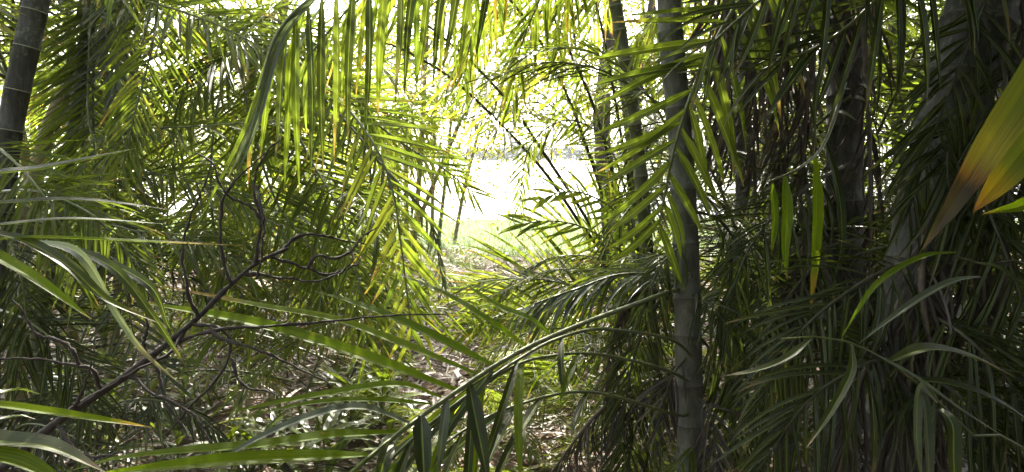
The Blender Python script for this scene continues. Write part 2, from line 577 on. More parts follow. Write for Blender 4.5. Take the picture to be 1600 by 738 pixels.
def frond_path(base, az, el, length, droop, n=22, sway=0.0):
    """arching frond: starts at elevation el (rad), bends towards the ground by droop (rad)"""
    t = np.linspace(0, 1, n + 1)
    e = el - droop * t ** 1.5
    a = az + sway * t
    d = np.stack([np.cos(e) * np.cos(a), np.cos(e) * np.sin(a), np.sin(e)], 1) * (length / n)
    return np.asarray(base) + np.vstack([[0, 0, 0], np.cumsum(0.5 * (d[1:] + d[:-1]), 0)])


def cane(palm, path_pts, r0, r1, bark='bark_green', ring='ring_pale', gap=0.11, bulge=0.10, n=None, sides=12, name='trunk', seed=0, ring_h=0.006, knob=0.0):
    """ringed stem through world points: every leaf scar is a raised band"""
    rng = np.random.default_rng(seed + 11)
    dense = spline(path_pts, 300)
    s = np.concatenate([[0], np.cumsum(np.linalg.norm(np.diff(dense, axis=0), axis=1))])
    Ltot = s[-1]
    pos = []
    q = rng.uniform(0.02, gap)
    while q < Ltot - 0.02:
        pos.append(q)
        q += gap * rng.uniform(0.75, 1.25)
    ks, rs, ms = [0.0], [1.0], []
    for p in pos:
        for dk, rr in ((-ring_h, 1.0), (-ring_h * 0.4, 1 + bulge), (ring_h * 0.6, 1 + bulge * 0.8), (ring_h * 1.6, 1.0), (gap * 0.45, 0.975)):
            k = p + dk
            if k > ks[-1] + 1e-4 and k < Ltot:
                ks.append(k)
                rs.append(rr)
    ks.append(Ltot)
    rs.append(1.0)
    ks = np.array(ks)
    path = np.stack([np.interp(ks, s, dense[:, j]) for j in range(3)], 1)
    wob = 1 + 0.04 * np.interp(ks, np.linspace(0, Ltot, 14), rng.uniform(-1, 1, 14))
    rad = np.interp(ks, [0, Ltot], [r0, r1]) * np.array(rs) * wob
    V, Q, uv = tube_np(path, rad, sides, cap=False)
    seg_r = 0.5 * (np.array(rs)[1:] + np.array(rs)[:-1])
    mi = np.repeat((seg_r > 1 + bulge * 0.6).astype(int), sides)
    po = np.array(palm.location)
    o = path[0]
    return link(name, mesh_np(name, V - o, Q, [M[bark], M[ring]], uv=uv, mi=mi), palm, o, po)


# window of open view that loose fronds keep clear of (they grow towards the light on either side)
def blocks_view(lf, path, rng, ok=3):
    pts = np.array([q[0] + q[1] * q[4] * k for q in lf for k in (0.35, 0.7, 1.0)] + list(path))
    x, y, d = project(pts)
    near = (d > 0.02) & (d < 1.15) & (x > -200) & (x < 1800) & (y > -100) & (y < 850)
    if near.sum() > 0:
        return True
    win = (d > 0) & (x > 690) & (x < 885) & (y > 215) & (y < 400)
    win2 = (d > 0) & (x > 600) & (x < 760) & (y > 370) & (y < 610)
    win3 = (d > 0) & (d < 9) & (x > 660) & (x < 950) & (y > 20) & (y < 215)
    return win.sum() > ok or win2.sum() > ok * 8 or win3.sum() > 70


LIB = []


def build_library():
    """fronds of every posture, growing from the origin towards +x; loose crowns share their meshes"""
    rng = np.random.default_rng(90)
    for k in range(36):
        el = R(4 + 82 * (k + 0.5) / 36)
        path = frond_path((0, 0, 0), 0.0, el, 1.8, R(rng.uniform(45, 85) + 0.45 * math.degrees(el)), sway=rng.normal(0, 0.2), n=18)
        lf = leaflets_along(path, rng, int(rng.integers(32, 48)), rng.uniform(0.30, 0.47), rng.uniform(0.013, 0.020), jit=rng.uniform(0.8, 1.7), t0=0.2, grav=rng.uniform(0.1, 0.5), bend=int(rng.integers(0, 3)), lift=rng.uniform(0.05, 0.45))
        lf = [q for q in lf if rng.random() > 0.08]
        J = joined_leaflets(lf, rng, np.zeros(3))
        pts = np.array([q[0] + q[1] * q[4] * f for q in lf for f in (0.4, 1.0)] + list(path))
        LIB.append({'el': el, 'path': path, 'J': J, 'pts': pts, 'leaf': {}, 'stalk': {}})


build_library()


def lib_mesh(k, kind, mat):
    e = LIB[k]
    d = e[kind]
    if mat not in d:
        if kind == 'leaf':
            V, Q, uv, rn = e['J']
            d[mat] = mesh_np('leaflets', V, Q, M[mat], uv=uv, rnd=rn)
        else:
            d[mat] = tube_mesh('frond', e['path'], np.linspace(0.010, 0.0025, len(e['path'])), M[mat], 5)
    return d[mat]


def blocked(pts, near=1.15):
    x, y, d = project(pts)
    if ((d > 0.02) & (d < near) & (x > -200) & (x < 1800) & (y > -100) & (y < 850)).any():
        return True
    win = (d > 0) & (x > 690) & (x < 885) & (y > 215) & (y < 400)
    win2 = (d > 0) & (x > 640) & (x < 730) & (y > 490) & (y < 610)
    win3 = (d > 0) & (d < 9) & (x > 680) & (x < 940) & (y > 20) & (y < 215)
    return win.sum() > 2 or win2.sum() > 14 or win3.sum() > 110


def crown(palm, top, rng, n, L, el=(25, 80), mats=('green',), az=None, limit=10, rm='rachis', near=1.15, **kw):
    """n loose fronds round the top of a stem"""
    a0 = rng.uniform(0, 6.28)
    top = np.asarray(top, float)
    for i in range(n):
        for tr in range(limit):
            a = a0 + i * 2.4 + rng.normal(0, 0.35) if az is None else rng.uniform(*az)
            e = R(rng.uniform(*el))
            k = int(np.clip(round((math.degrees(e) - 4) / 82 * 36 - 0.5 + rng.normal(0, 1)), 0, 35))
            sc = L / 1.8 * rng.uniform(0.8, 1.15)
            roll = rng.normal(0, 0.25)
            Mx = Matrix.Rotation(a, 3, 'Z') @ Matrix.Rotation(roll, 3, 'X') @ Matrix.Diagonal((sc, sc * (1 if rng.random() < 0.5 else -1), sc))
            pts = LIB[k]['pts'] @ np.array(Mx).T + top
            if pts[:, 2].min() > -0.25 and not blocked(pts, near):
                break
        else:
            continue
        o = bpy.data.objects.new('frond', lib_mesh(k, 'stalk', rm))
        col.objects.link(o)
        o.parent = palm
        o.matrix_local = Matrix.Translation(Vector(top - np.array(palm.location))) @ Mx.to_4x4()
        c = bpy.data.objects.new('leaflets', lib_mesh(k, 'leaf', 'dead' if rng.random() < 0.05 else mats[int(rng.integers(0, len(mats)))]))
        col.objects.link(c)
        c.parent = o
        c['kind'] = 'stuff'


# ================================================================== THE SETTING
def ground():
    xs = np.unique(np.concatenate([np.linspace(-12, 12, 121), np.linspace(-60, 60, 61), np.linspace(-640, 640, 33)]))
    ys = np.unique(np.concatenate([np.linspace(-4, 20, 121), np.linspace(-60, 60, 31), [80, 150, 230, 290, 300, 310, 330, 400, 500, 640, -100]]))
    X, Y = np.meshgrid(xs, ys)
    rng = np.random.default_rng(2)
    Z = 0.03 * np.sin(X * 1.7 + 0.4) * np.sin(Y * 1.3) + 0.02 * np.sin(X * 4.1 + Y * 3.3) + rng.normal(0, 0.008, X.shape)
    Z *= np.clip(1 - (Y - 12) / 6, 0.2, 1) * (np.abs(X) < 60)
    shore = 17.2 + 0.25 * np.sin(X * 0.5) + 0.12 * np.sin(X * 1.9)
    far = 296.0 + 8 * np.sin(X * 0.02)
    inlake = np.minimum(np.clip((Y - shore) / 0.9, 0, 1), np.clip((far - Y) / 20, 0, 1))
    Z = Z - inlake * 1.2 + np.clip((Y - far - 4) / 40, 0, 1) * 0.4
    V = np.stack([X, Y, Z], -1).reshape(-1, 3)
    nx, ny = len(xs), len(ys)
    i = np.arange(ny - 1)[:, None] * nx + np.arange(nx - 1)[None]
    Q = np.stack([i, i + 1, i + nx + 1, i + nx], -1).reshape(-1, 4)
    m, t, N, L, out = nt('garden_ground')
    tc = N.new('ShaderNodeTexCoord')
    nz = N.new('ShaderNodeTexNoise')
    nz.inputs['Scale'].default_value = 9
    nz.inputs['Detail'].default_value = 9
    nz.inputs['Roughness'].default_value = 0.7
    L.new(tc.outputs['Object'], nz.inputs['Vector'])
    soil = ramp(N, [(0.3, (0.05, 0.035, 0.026)), (0.5, (0.13, 0.095, 0.072)), (0.75, (0.27, 0.205, 0.165))])
    L.new(nz.outputs[0], soil.inputs[0])
    n2 = N.new('ShaderNodeTexNoise')
    n2.inputs['Scale'].default_value = 3.5
    n2.inputs['Detail'].default_value = 8
    L.new(tc.outputs['Object'], n2.inputs['Vector'])
    lawn = ramp(N, [(0.3, (0.030, 0.048, 0.012)), (0.55, (0.055, 0.080, 0.020)), (0.75, (0.11, 0.11, 0.045))])
    L.new(n2.outputs[0], lawn.inputs[0])
    sp = N.new('ShaderNodeSeparateXYZ')
    L.new(tc.outputs['Object'], sp.inputs[0])
    n3 = N.new('ShaderNodeTexNoise')
    n3.inputs['Scale'].default_value = 0.7
    n3.inputs['Detail'].default_value = 6
    L.new(tc.outputs['Object'], n3.inputs['Vector'])
    yy = math_node(N, L, 'ADD', sp.outputs[1], math_node(N, L, 'MULTIPLY_ADD', n3.outputs[0], 5.0, -2.5))
    mr = N.new('ShaderNodeMapRange')
    mr.inputs[1].default_value, mr.inputs[2].default_value = 9.6, 11.2
    L.new(yy, mr.inputs[0])
    c = mixc(N, L, mr.outputs[0], soil.outputs[0], lawn.outputs[0])
    pb = N.new('ShaderNodeBsdfPrincipled')
    L.new(c, pb.inputs['Base Color'])
    pb.inputs['Roughness'].default_value = 0.95
    pb.inputs['Specular IOR Level'].default_value = 0.15
    bp = N.new('ShaderNodeBump')
    bp.inputs['Strength'].default_value = 0.8
    bp.inputs['Distance'].default_value = 0.03
    L.new(nz.outputs[0], bp.inputs['Height'])
    L.new(bp.outputs[0], pb.inputs['Normal'])
    L.new(pb.outputs[0], out.inputs[0])
    o = link('ground', mesh_np('ground', V, Q, m))
    o['kind'] = 'structure'
    # water
    m, t, N, L, out = nt('lake_water')
    pb = N.new('ShaderNodeBsdfPrincipled')
    pb.inputs['Base Color'].default_value = (0.03, 0.045, 0.04, 1)
    pb.inputs['Roughness'].default_value = 0.12
    pb.inputs['IOR'].default_value = 1.33
    tc = N.new('ShaderNodeTexCoord')
    mp = N.new('ShaderNodeMapping')
    mp.inputs['Scale'].default_value = (0.5, 1.6, 1)
    L.new(tc.outputs['Object'], mp.inputs[0])
    nz = N.new('ShaderNodeTexNoise')
    nz.inputs['Scale'].default_value = 2.2
    nz.inputs['Detail'].default_value = 5
    L.new(mp.outputs[0], nz.inputs['Vector'])
    bp = N.new('ShaderNodeBump')
    bp.inputs['Strength'].default_value = 0.6
    bp.inputs['Distance'].default_value = 0.12
    L.new(nz.outputs[0], bp.inputs['Height'])
    L.new(bp.outputs[0], pb.inputs['Normal'])
    L.new(pb.outputs[0], out.inputs[0])
    V = [(-630, 16.8, -0.12), (630, 16.8, -0.12), (630, 312, -0.12), (-630, 312, -0.12)]
    o = link('lake', mesh_np('lake', V, [(0, 1, 2, 3)], m))
    o['kind'] = 'structure'


ground()


# ================================================================== LEAF LITTER, GRASS (nobody could count them)
def scatter_blades(name, pts, rng, L, W, mat, flat=True, bend=(0, 5), n=None):
    lf = []
    for p in pts:
        a = rng.uniform(0, 6.283)
        el = rng.normal(0.05, 0.22) if flat else rng.uniform(0.7, 1.45)
        d = np.array((math.cos(a) * math.cos(el), math.sin(a) * math.cos(el), math.sin(el)))
        Z = norm(rng.normal(0, 0.35, 3) + np.array((0, 0, 1.0)))
        if not flat:
            Z = norm(np.array((-math.cos(a) * math.sin(el), -math.sin(a) * math.sin(el), math.cos(el))) + rng.normal(0, 0.2, 3))
        Z = norm(Z - d * np.dot(Z, d))
        lf.append((p, d, np.cross(Z, d), Z, L * rng.uniform(0.5, 1.3), W * rng.uniform(0.6, 1.3), int(rng.integers(*bend)) * NVAR + int(rng.integers(0, NVAR))))
    V, Q, uv, rn = joined_leaflets(lf, rng, np.zeros(3))
    o = link(name, mesh_np(name, V, Q, M[mat], uv=uv, rnd=rn))
    o['kind'] = 'stuff'
    return o


M['litter'] = leaf_mat('fallen_leaf', [(0, (0.10, 0.07, 0.05)), (0.35, (0.20, 0.145, 0.105)), (0.7, (0.30, 0.235, 0.19)), (1, (0.40, 0.36, 0.32))], (1.2, 1.0, 0.8), rough=0.6, tfac=0.15, rib=(0.3, 0.25, 0.2))
M['litter_pale'] = leaf_mat('pale_fallen_leaf', [(0, (0.09, 0.065, 0.05)), (0.5, (0.24, 0.19, 0.155)), (1, (0.46, 0.42, 0.38))], (1.2, 1.0, 0.8), rough=0.5, tfac=0.12, rib=(0.3, 0.26, 0.2))
M['grass'] = leaf_mat('lawn_grass', [(0, (0.035, 0.060, 0.014)), (0.6, (0.058, 0.085, 0.020)), (1, (0.10, 0.11, 0.035))], (1.9, 2.2, 0.9), rough=0.5, tfac=0.4)
rg = np.random.default_rng(21)
pts = np.stack([rg.uniform(-6.5, 6.5, 7000), rg.uniform(1.2, 11.5, 7000), rg.uniform(0.0, 0.05, 7000)], 1)
scatter_blades('leaf_litter', pts, rg, 0.16, 0.028, 'litter')
pts = np.stack([rg.uniform(-4.5, 3.5, 6500), rg.uniform(1.6, 7.5, 6500), rg.uniform(0.01, 0.09, 6500)], 1)
scatter_blades('dead_leaf_debris', pts, rg, 0.30, 0.024, 'litter_pale', bend=(0, 4))
pts = np.stack([rg.uniform(-4.5, 3.5, 4000), rg.uniform(1.6, 7.0, 4000), rg.uniform(0.01, 0.08, 4000)], 1)
scatter_blades('twig_debris', pts, rg, 0.34, 0.008, 'dead', bend=(0, 2))
gy = rg.uniform(9.2, 17.4, 16000)
pts = np.stack([rg.uniform(-0.55, 0.55, 16000) * gy, gy, rg.uniform(-0.01, 0.02, 16000)], 1)
scatter_blades('lawn_grass', pts, rg, 0.11, 0.009, 'grass', flat=False, bend=(1, 4))


# ================================================================== FAR SHORE TREES
def far_trees():
    rng = np.random.default_rng(8)
    protos = []
    for k in range(4):
        n = 420
        c = []
        for q in range(9):
            c.append((rng.normal(0, 1.9), rng.normal(0, 1.5), rng.uniform(0.9, 6.0), rng.uniform(1.0, 1.9)))
        Vs, Qs = [], []
        for i in range(n):
            b = c[int(rng.integers(0, len(c)))]
            p = np.array(b[:3]) + norm(rng.normal(0, 1, 3)) * b[3] * rng.uniform(0.6, 1.0)
            X = norm(rng.normal(0, 1, 3)) * rng.uniform(0.25, 0.5)
            Y = norm(np.cross(X, rng.normal(0, 1, 3))) * rng.uniform(0.2, 0.4)
            Vs += [p - X - Y, p + X - Y * 0.6, p + X * 0.8 + Y, p - X * 0.7 + Y]
            Qs.append([4 * i, 4 * i + 1, 4 * i + 2, 4 * i + 3])
        cm = mesh_np('far_crown', np.array(Vs), Qs, M['far_leaf'], smooth=False)
        tm = tube_mesh('far_trunk', [(0, 0, -0.3), (0.1, 0, 1.5), (0.0, 0.1, 4.0)], [0.28, 0.22, 0.10], M['bark_brown'], 7)
        protos.append((cm, tm))
    x = -46.0
    i = 0
    while x < 125:
        px = 800 + F * x / 306
        hidden = px > 900 or px < 640
        nm = 'distant_tree'
        o = thing(nm, 'small hazy tree in the row along the far shore of the lake', 'tree', (x, 304 + rng.uniform(0, 14), 0.1), 'trees along the far shore')
        cm, tm = protos[i % 4]
        a = link('crown', cm, o)
        b = link('trunk', tm, o)
        s = rng.uniform(0.85, 1.35)
        o.scale = (s * 1.15, s, s * rng.uniform(0.75, 0.95))
        o.rotation_euler[2] = rng.uniform(0, 6)
        x += rng.uniform(3.2, 6.0)
        i += 1


m, t, N, L, out = nt('far_foliage')
d_ = N.new('ShaderNodeBsdfDiffuse')
oi_ = N.new('ShaderNodeObjectInfo')
rr_ = ramp(N, [(0, (0.045, 0.07, 0.035)), (1, (0.085, 0.10, 0.05))])
L.new(oi_.outputs['Random'], rr_.inputs[0])
L.new(rr_.outputs[0], d_.inputs[0])
L.new(d_.outputs[0], out.inputs[0])
M['far_leaf'] = m
far_trees()


# ================================================================== BROADLEAF TREE OVER THE CLEARING
def broadleaf_tree():
    rng = np.random.default_rng(14)
    base = P(966, 440, 8.0)
    base[2] = -0.02
    t = thing('shade_tree', 'slim dark trunked tree by the clearing with sunlit yellow green leaves overhead', 'tree', base)
    p = [base, P(962, 420, 8.0), P(950, 300, 8.0), P(940, 180, 8.1), P(955, 40, 8.3), P(975, -120, 8.6), P(960, -300, 9.0)]
    tp = spline(p, 40)
    link('trunk', tube_mesh('trunk', tp - base, np.linspace(0.11, 0.045, 41) * (1 + 0.06 * rng.normal(0, 1, 41)), M['bark_brown'], 10), t, base, base)
    p2 = [P(960, 400, 8.0), P(985, 330, 8.1), P(992, 250, 8.2), P(1000, 120, 8.3), P(1030, -60, 8.6)]
    tp2 = spline(p2, 24)
    link('fork', tube_mesh('fork', tp2 - tp2[0], np.linspace(0.075, 0.035, 25), M['bark_brown'], 9), t, tp2[0], base)
    # limbs reaching over the gap and their leaf sprays
    ends = [(690, 150, 9.5), (740, 190, 10.5), (790, 120, 9.0), (720, 60, 9.8), (830, 40, 9.2), (860, -60, 9.5), (760, -40, 10.2), (690, -90, 9.0), (900, 90, 9.0), (640, 40, 10.5), (1030, 60, 9.0), (1080, -40, 9.2), (980, -120, 9.5), (620, -140, 9.6), (840, -190, 9.4), (1130, 90, 9.6), (770, 215, 11.0), (870, 150, 10.0)]
    Vs, Qs, UVs, Rs = [], [], [], []
    lf = []
    for i, e in enumerate(ends):
        k = int(rng.integers(22, 38))
        a = tp[k]
        b = P(*e)
        mid = (a + b) / 2 + np.array((0, 0, 0.45)) + rng.normal(0, 0.15, 3)
        lp = spline([a, mid, b, b + (b - mid) * 0.35 + np.array((0, 0, -0.35))], 18)
        link('limb', tube_mesh('limb', lp - lp[0], np.linspace(0.035, 0.006, 19), M['bark_brown'], 6), t, lp[0], base)
        for j in range(650):
            q = lp[int(rng.integers(6, 19))] + rng.normal(0, 1, 3) * np.array((0.65, 0.65, 0.42))
            d = norm(rng.normal(0, 1, 3) + np.array((0, 0, -0.7)))
            Z = norm(np.cross(d, rng.normal(0, 1, 3)))
            lf.append((q, d, np.cross(Z, d), Z, rng.uniform(0.06, 0.10), rng.uniform(0.026, 0.042), int(rng.integers(0, 3)) * NVAR))
    V, Q, uv, rn = joined_leaflets(lf, rng, base)
    c = link('crown', mesh_np('crown', V, Q, M['broadleaf'], uv=uv, rnd=rn), t, base, base)
    c['kind'] = 'stuff'
    return t


broadleaf_tree()

# ================================================================== RIGHT-HAND CLUMP
def on_ground(px, py, d):
    q = P(px, py, d)
    q[2] = 0
    return q


rg = np.random.default_rng(77)
# --- the smooth grey trunk in the middle
b = on_ground(1079, 760, 2.4)
tall = thing('palm', 'straight slim grey palm trunk rising right of the bright gap', 'palm', b, 'palms of the dark thicket')
top1 = P(1035, -420, 2.5)
cane(tall, [b + (0, 0, -0.05), P(1078, 738, 2.4), P(1072, 400, 2.4), P(1060, 180, 2.4), P(1045, 0, 2.42), top1], 0.047, 0.036, 'bark_olive', 'ring_dark', gap=0.15, bulge=0.07, sides=16, seed=1, ring_h=0.004)
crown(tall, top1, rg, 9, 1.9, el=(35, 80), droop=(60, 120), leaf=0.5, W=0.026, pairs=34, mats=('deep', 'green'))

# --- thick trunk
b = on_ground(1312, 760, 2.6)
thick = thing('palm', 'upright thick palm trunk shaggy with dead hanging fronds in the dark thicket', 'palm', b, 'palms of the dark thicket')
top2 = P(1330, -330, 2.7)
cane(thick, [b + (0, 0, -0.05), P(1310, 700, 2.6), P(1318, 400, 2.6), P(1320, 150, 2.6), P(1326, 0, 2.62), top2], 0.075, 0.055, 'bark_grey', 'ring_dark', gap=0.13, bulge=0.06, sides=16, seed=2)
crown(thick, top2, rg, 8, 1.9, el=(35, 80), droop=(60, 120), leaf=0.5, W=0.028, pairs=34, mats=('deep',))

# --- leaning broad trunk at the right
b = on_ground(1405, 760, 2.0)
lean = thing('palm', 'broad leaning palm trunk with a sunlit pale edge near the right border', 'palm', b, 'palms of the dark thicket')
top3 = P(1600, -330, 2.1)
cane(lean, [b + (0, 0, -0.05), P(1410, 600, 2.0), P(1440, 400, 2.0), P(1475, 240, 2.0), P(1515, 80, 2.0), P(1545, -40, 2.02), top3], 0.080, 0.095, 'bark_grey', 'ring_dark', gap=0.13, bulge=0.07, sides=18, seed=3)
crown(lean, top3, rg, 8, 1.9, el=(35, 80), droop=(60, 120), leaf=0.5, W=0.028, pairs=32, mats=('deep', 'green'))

# --- more thin canes behind
cane_defs = [
    ((1225, 760, 3.2), [(1228, 500, 3.2), (1215, 250, 3.2), (1200, 0, 3.3), (1190, -260, 3.4)], 0.040, 'slender dark cane palm between the two thick trunks', 0),
    ((1150, 770, 3.0), [(1148, 560, 3.0), (1160, 300, 3.0), (1165, 0, 3.05), (1160, -300, 3.1)], 0.034, 'slender dark cane palm just right of the straight grey trunk', 0),
    ((985, 640, 4.6), [(985, 500, 4.6), (992, 380, 4.6), (985, 240, 4.6), (968, 60, 4.7), (950, -200, 4.8)], 0.030, 'thin cane palm at the right edge of the bright gap', 1),
    ((1540, 760, 2.9), [(1545, 560, 2.9), (1560, 330, 2.9), (1580, 60, 2.9), (1600, -250, 3.0)], 0.050, 'dark cane palm behind the broad leaning trunk', 0),
    ((1410, 660, 4.2), [(1412, 480, 4.2), (1405, 250, 4.2), (1395, 20, 4.3), (1390, -220, 4.4)], 0.035, 'thin cane palm seen in the bright chink between thick trunks', 1),
]
for i, (bb, pp, r, lab, gg) in enumerate(cane_defs):
    b = on_ground(*bb)
    o = thing('palm', lab, 'palm', b, 'palms of the dark thicket')
    pts = [b + (0, 0, -0.05)] + [P(*q) for q in pp]
    cane(o, pts, r, r * 0.8, 'bark_green' if gg else 'bark_grey', 'ring_pale' if gg else 'ring_dark', gap=0.12, seed=20 + i)
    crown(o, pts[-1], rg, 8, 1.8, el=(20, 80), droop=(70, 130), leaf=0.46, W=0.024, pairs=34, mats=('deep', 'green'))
    # suckers lower down the clump
    for k in range(3):
        crown(o, b + np.array((rg.normal(0, 0.12), rg.normal(0, 0.12), rg.uniform(0.2, 1.3))), rg, 3, 1.5, el=(45, 85), droop=(50, 110), leaf=0.42, W=0.022, pairs=30, mats=('deep', 'deep', 'green'))

# --- dead fronds hanging on the thick trunks
def dead_fronds(palm, items, seed, mat='dead'):
    rng = np.random.default_rng(seed)
    for (pts, n, L, W) in items:
        path = spline([P(*q) for q in pts], 22)
        lf = leaflets_along(path, rng, n, L, W, t0=0.1, a0=50, a1=20, grav=0.9, bend=2, lift=0.0, jit=2.2)
        add_frond(palm, path, rng, lf, mat=mat, rmat='rachis_dead', r0=0.012, r1=0.003, name='dead_frond', hi=True)


dead_fronds(thick, [
    ([(1330, -250, 2.65), (1250, -120, 2.5), (1190, 60, 2.45), (1175, 260, 2.45)], 34, 0.36, 0.011),
    ([(1325, -200, 2.65), (1270, -90, 2.55), (1230, 90, 2.5), (1215, 330, 2.5)], 34, 0.36, 0.011),
    ([(1325, -150, 2.65), (1300, -60, 2.52), (1265, 130, 2.48), (1250, 350, 2.5)], 30, 0.32, 0.011),
    ([(1320, -220, 2.68), (1200, -120, 2.6), (1130, 20, 2.6), (1120, 200, 2.6)], 34, 0.34, 0.011),
    ([(1335, -100, 2.6), (1350, 60, 2.45), (1360, 300, 2.4), (1355, 520, 2.4)], 24, 0.30, 0.011),
    ([(1315, 300, 2.6), (1280, 340, 2.5), (1250, 480, 2.45), (1240, 640, 2.45)], 30, 0.34, 0.011),
], 3)
dead_fronds(lean, [
    ([(1560, -150, 2.05), (1600, 20, 1.95), (1610, 260, 1.9)], 26, 0.30, 0.011),
    ([(1500, 200, 2.05), (1530, 330, 1.9), (1540, 520, 1.85)], 26, 0.30, 0.011),
], 5)
dead_fronds(lean, [
    ([(1450, 330, 1.92), (1440, 450, 1.82), (1460, 580, 1.8), (1470, 720, 1.8)], 30, 0.28, 0.009),
    ([(1440, 420, 1.92), (1380, 520, 1.84), (1330, 640, 1.82), (1310, 760, 1.82)], 30, 0.28, 0.009),
    ([(1430, 500, 1.92), (1420, 600, 1.8), (1400, 700, 1.78), (1380, 800, 1.78)], 26, 0.28, 0.009),
], 15)
for i, (palm, pts) in enumerate([
    (lean, [(1545, -20, 1.95), (1500, 100, 1.84), (1455, 220, 1.84), (1420, 330, 1.84)]),
    (lean, [(1560, 60, 1.95), (1580, 200, 1.8), (1570, 360, 1.8)]),
    (lean, [(1500, 160, 1.95), (1480, 260, 1.82), (1500, 380, 1.8)]),
    (lean, [(1480, 220, 1.95), (1540, 320, 1.8), (1600, 480, 1.75), (1640, 640, 1.75)]),
    (lean, [(1440, 400, 1.92), (1350, 440, 1.8), (1250, 520, 1.78), (1180, 640, 1.8)]),
    (lean, [(1430, 480, 1.92), (1500, 520, 1.75), (1580, 600, 1.7), (1640, 700, 1.7)]),
    (lean, [(1420, 560, 1.92), (1350, 570, 1.75), (1260, 630, 1.7), (1190, 730, 1.7)]),
    (lean, [(1415, 600, 1.92), (1470, 600, 1.75), (1540, 660, 1.7), (1600, 760, 1.7)]),
    (thick, [(1318, 260, 2.5), (1250, 300, 2.35), (1170, 390, 2.3), (1130, 520, 2.3)]),
    (thick, [(1316, 380, 2.5), (1250, 440, 2.35), (1190, 540, 2.3), (1150, 680, 2.3)]),
    (thick, [(1316, 420, 2.5), (1360, 480, 2.35), (1400, 600, 2.2), (1420, 740, 2.2)]),
    (tall, [(1085, 330, 2.45), (1130, 350, 2.5), (1180, 440, 2.5), (1200, 580, 2.5)]),
    (tall, [(1070, 430, 2.46), (1030, 470, 2.46), (990, 560, 2.46), (970, 690, 2.46)]),
    (tall, [(1086, 520, 2.46), (1120, 560, 2.48), (1160, 640, 2.48), (1170, 760, 2.48)]),
    (tall, [(1070, 560, 2.46), (1030, 600, 2.48), (990, 680, 2.48), (980, 780, 2.48)]),
]):
    rng = np.random.default_rng(430 + i)
    path = spline([P(*q) for q in pts], 26)
    lf = leaflets_along(path, rng, 24, 0.27, 0.012, t0=0.12, a0=60, a1=28, grav=0.45, bend=2, jit=1.4, Up=(0.2 * (-1) ** i, -0.8, 0.7))
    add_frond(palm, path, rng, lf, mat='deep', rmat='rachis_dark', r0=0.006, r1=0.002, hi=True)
for i, pts in enumerate([
    [(1068, 380, 2.36), (1030, 420, 2.28), (1000, 500, 2.26)], [(1082, 470, 2.36), (1115, 480, 2.28), (1150, 540, 2.26)],
    [(1072, 560, 2.36), (1045, 600, 2.3), (1030, 690, 2.28)], [(1090, 620, 2.36), (1112, 650, 2.3), (1120, 740, 2.28)],
]):
    rng = np.random.default_rng(450 + i)
    path = spline([P(*q) for q in pts], 20)
    lf = leaflets_along(path, rng, 16, 0.18, 0.009, t0=0.1, a0=55, a1=25, grav=0.5, bend=2, jit=1.7, Up=(0.3 * (-1) ** i, -0.8, 0.7))
    lf = [q for q in lf if rng.random() > 0.2]
    add_frond(tall, path, rng, lf, mat='dead' if i in (2, 3) else 'deep', rmat='rachis_dark', r0=0.004, r1=0.0015, hi=True)
dead_fronds(tall, [
    ([(1085, -300, 2.5), (1120, -120, 2.4), (1135, 60, 2.35), (1140, 240, 2.35)], 30, 0.30, 0.011),
    ([(1075, 470, 2.46), (1000, 455, 2.5), (960, 520, 2.5), (945, 620, 2.5)], 26, 0.20, 0.007),
    ([(1075, 600, 2.46), (1000, 600, 2.5), (930, 650, 2.5), (860, 740, 2.5)], 30, 0.22, 0.007),
], 6)

# --- thin arching fronds of the clump, reaching left over the gap
b = on_ground(1010, 600, 4.4)
arch = thing('palm', 'young palm whose thin dark stalks arch left across the bright gap', 'palm', b, 'palms of the dark thicket')
for i, pts in enumerate([
    [(965, 440, 4.4), (900, 340, 4.3), (845, 262, 4.2), (760, 172, 4.0), (690, 112, 3.9), (600, 66, 3.8), (520, 60, 3.8)],
    [(975, 450, 4.4), (915, 340, 4.3), (850, 240, 4.2), (795, 160, 4.1), (715, 78, 4.0), (640, 22, 3.9), (560, -10, 3.9)],
    [(985, 430, 4.4), (940, 300, 4.3), (895, 170, 4.2), (850, 75, 4.1), (805, 10, 4.0), (740, -60, 3.9)],
    [(1000, 420, 4.4), (960, 280, 4.3), (925, 160, 4.2), (880, 60, 4.1), (830, -40, 4.0), (760, -110, 4.0)],
    [(1010, 430, 4.4), (985, 300, 4.4), (960, 150, 4.4), (935, 20, 4.4), (900, -100, 4.4)],
]):
    rng = np.random.default_rng(100 + i)
    pp = [b + (0, 0, 0.05)] + [P(*q) for q in pts]
    path = spline(pp, 40)
    lf = leaflets_along(path, rng, 22, 0.34, 0.020, t0=0.62, a0=60, a1=25, grav=0.8, bend=1)
    add_frond(arch, path, rng, lf, mat='yellow', rmat='rachis_dark', r0=0.015, r1=0.006)

# --- the long low frond in front, with its broad blades
b = on_ground(1090, 700, 2.6)
low = thing('palm', 'low palm with broad bright blades sweeping left across the foreground', 'palm', b)
lowpts = [on_ground(1090, 700, 2.62), P(1086, 600, 2.58), P(1078, 470, 2.5), P(1055, 455, 2.35), P(1000, 473, 2.05), P(900, 510, 1.82), P(800, 556, 1.62), P(690, 628, 1.45), P(600, 696, 1.33), P(520, 765, 1.25), P(440, 840, 1.18)]
path = spline(lowpts, 60)
f1 = add_frond(low, path, rg, None, r0=0.010, r1=0.004, rmat='rachis', sides=8)
B = explicit_blade
B(f1, [(775, 575, 1.58), (640, 510, 1.62), (560, 477, 1.66), (490, 455, 1.72)], 19)
B(f1, [(715, 612, 1.50), (560, 556, 1.5), (400, 507, 1.52), (205, 470, 1.58)], 23)
B(f1, [(752, 588, 1.55), (600, 528, 1.62), (520, 500, 1.64), (400, 478, 1.66), (215, 440, 1.7)], 16)
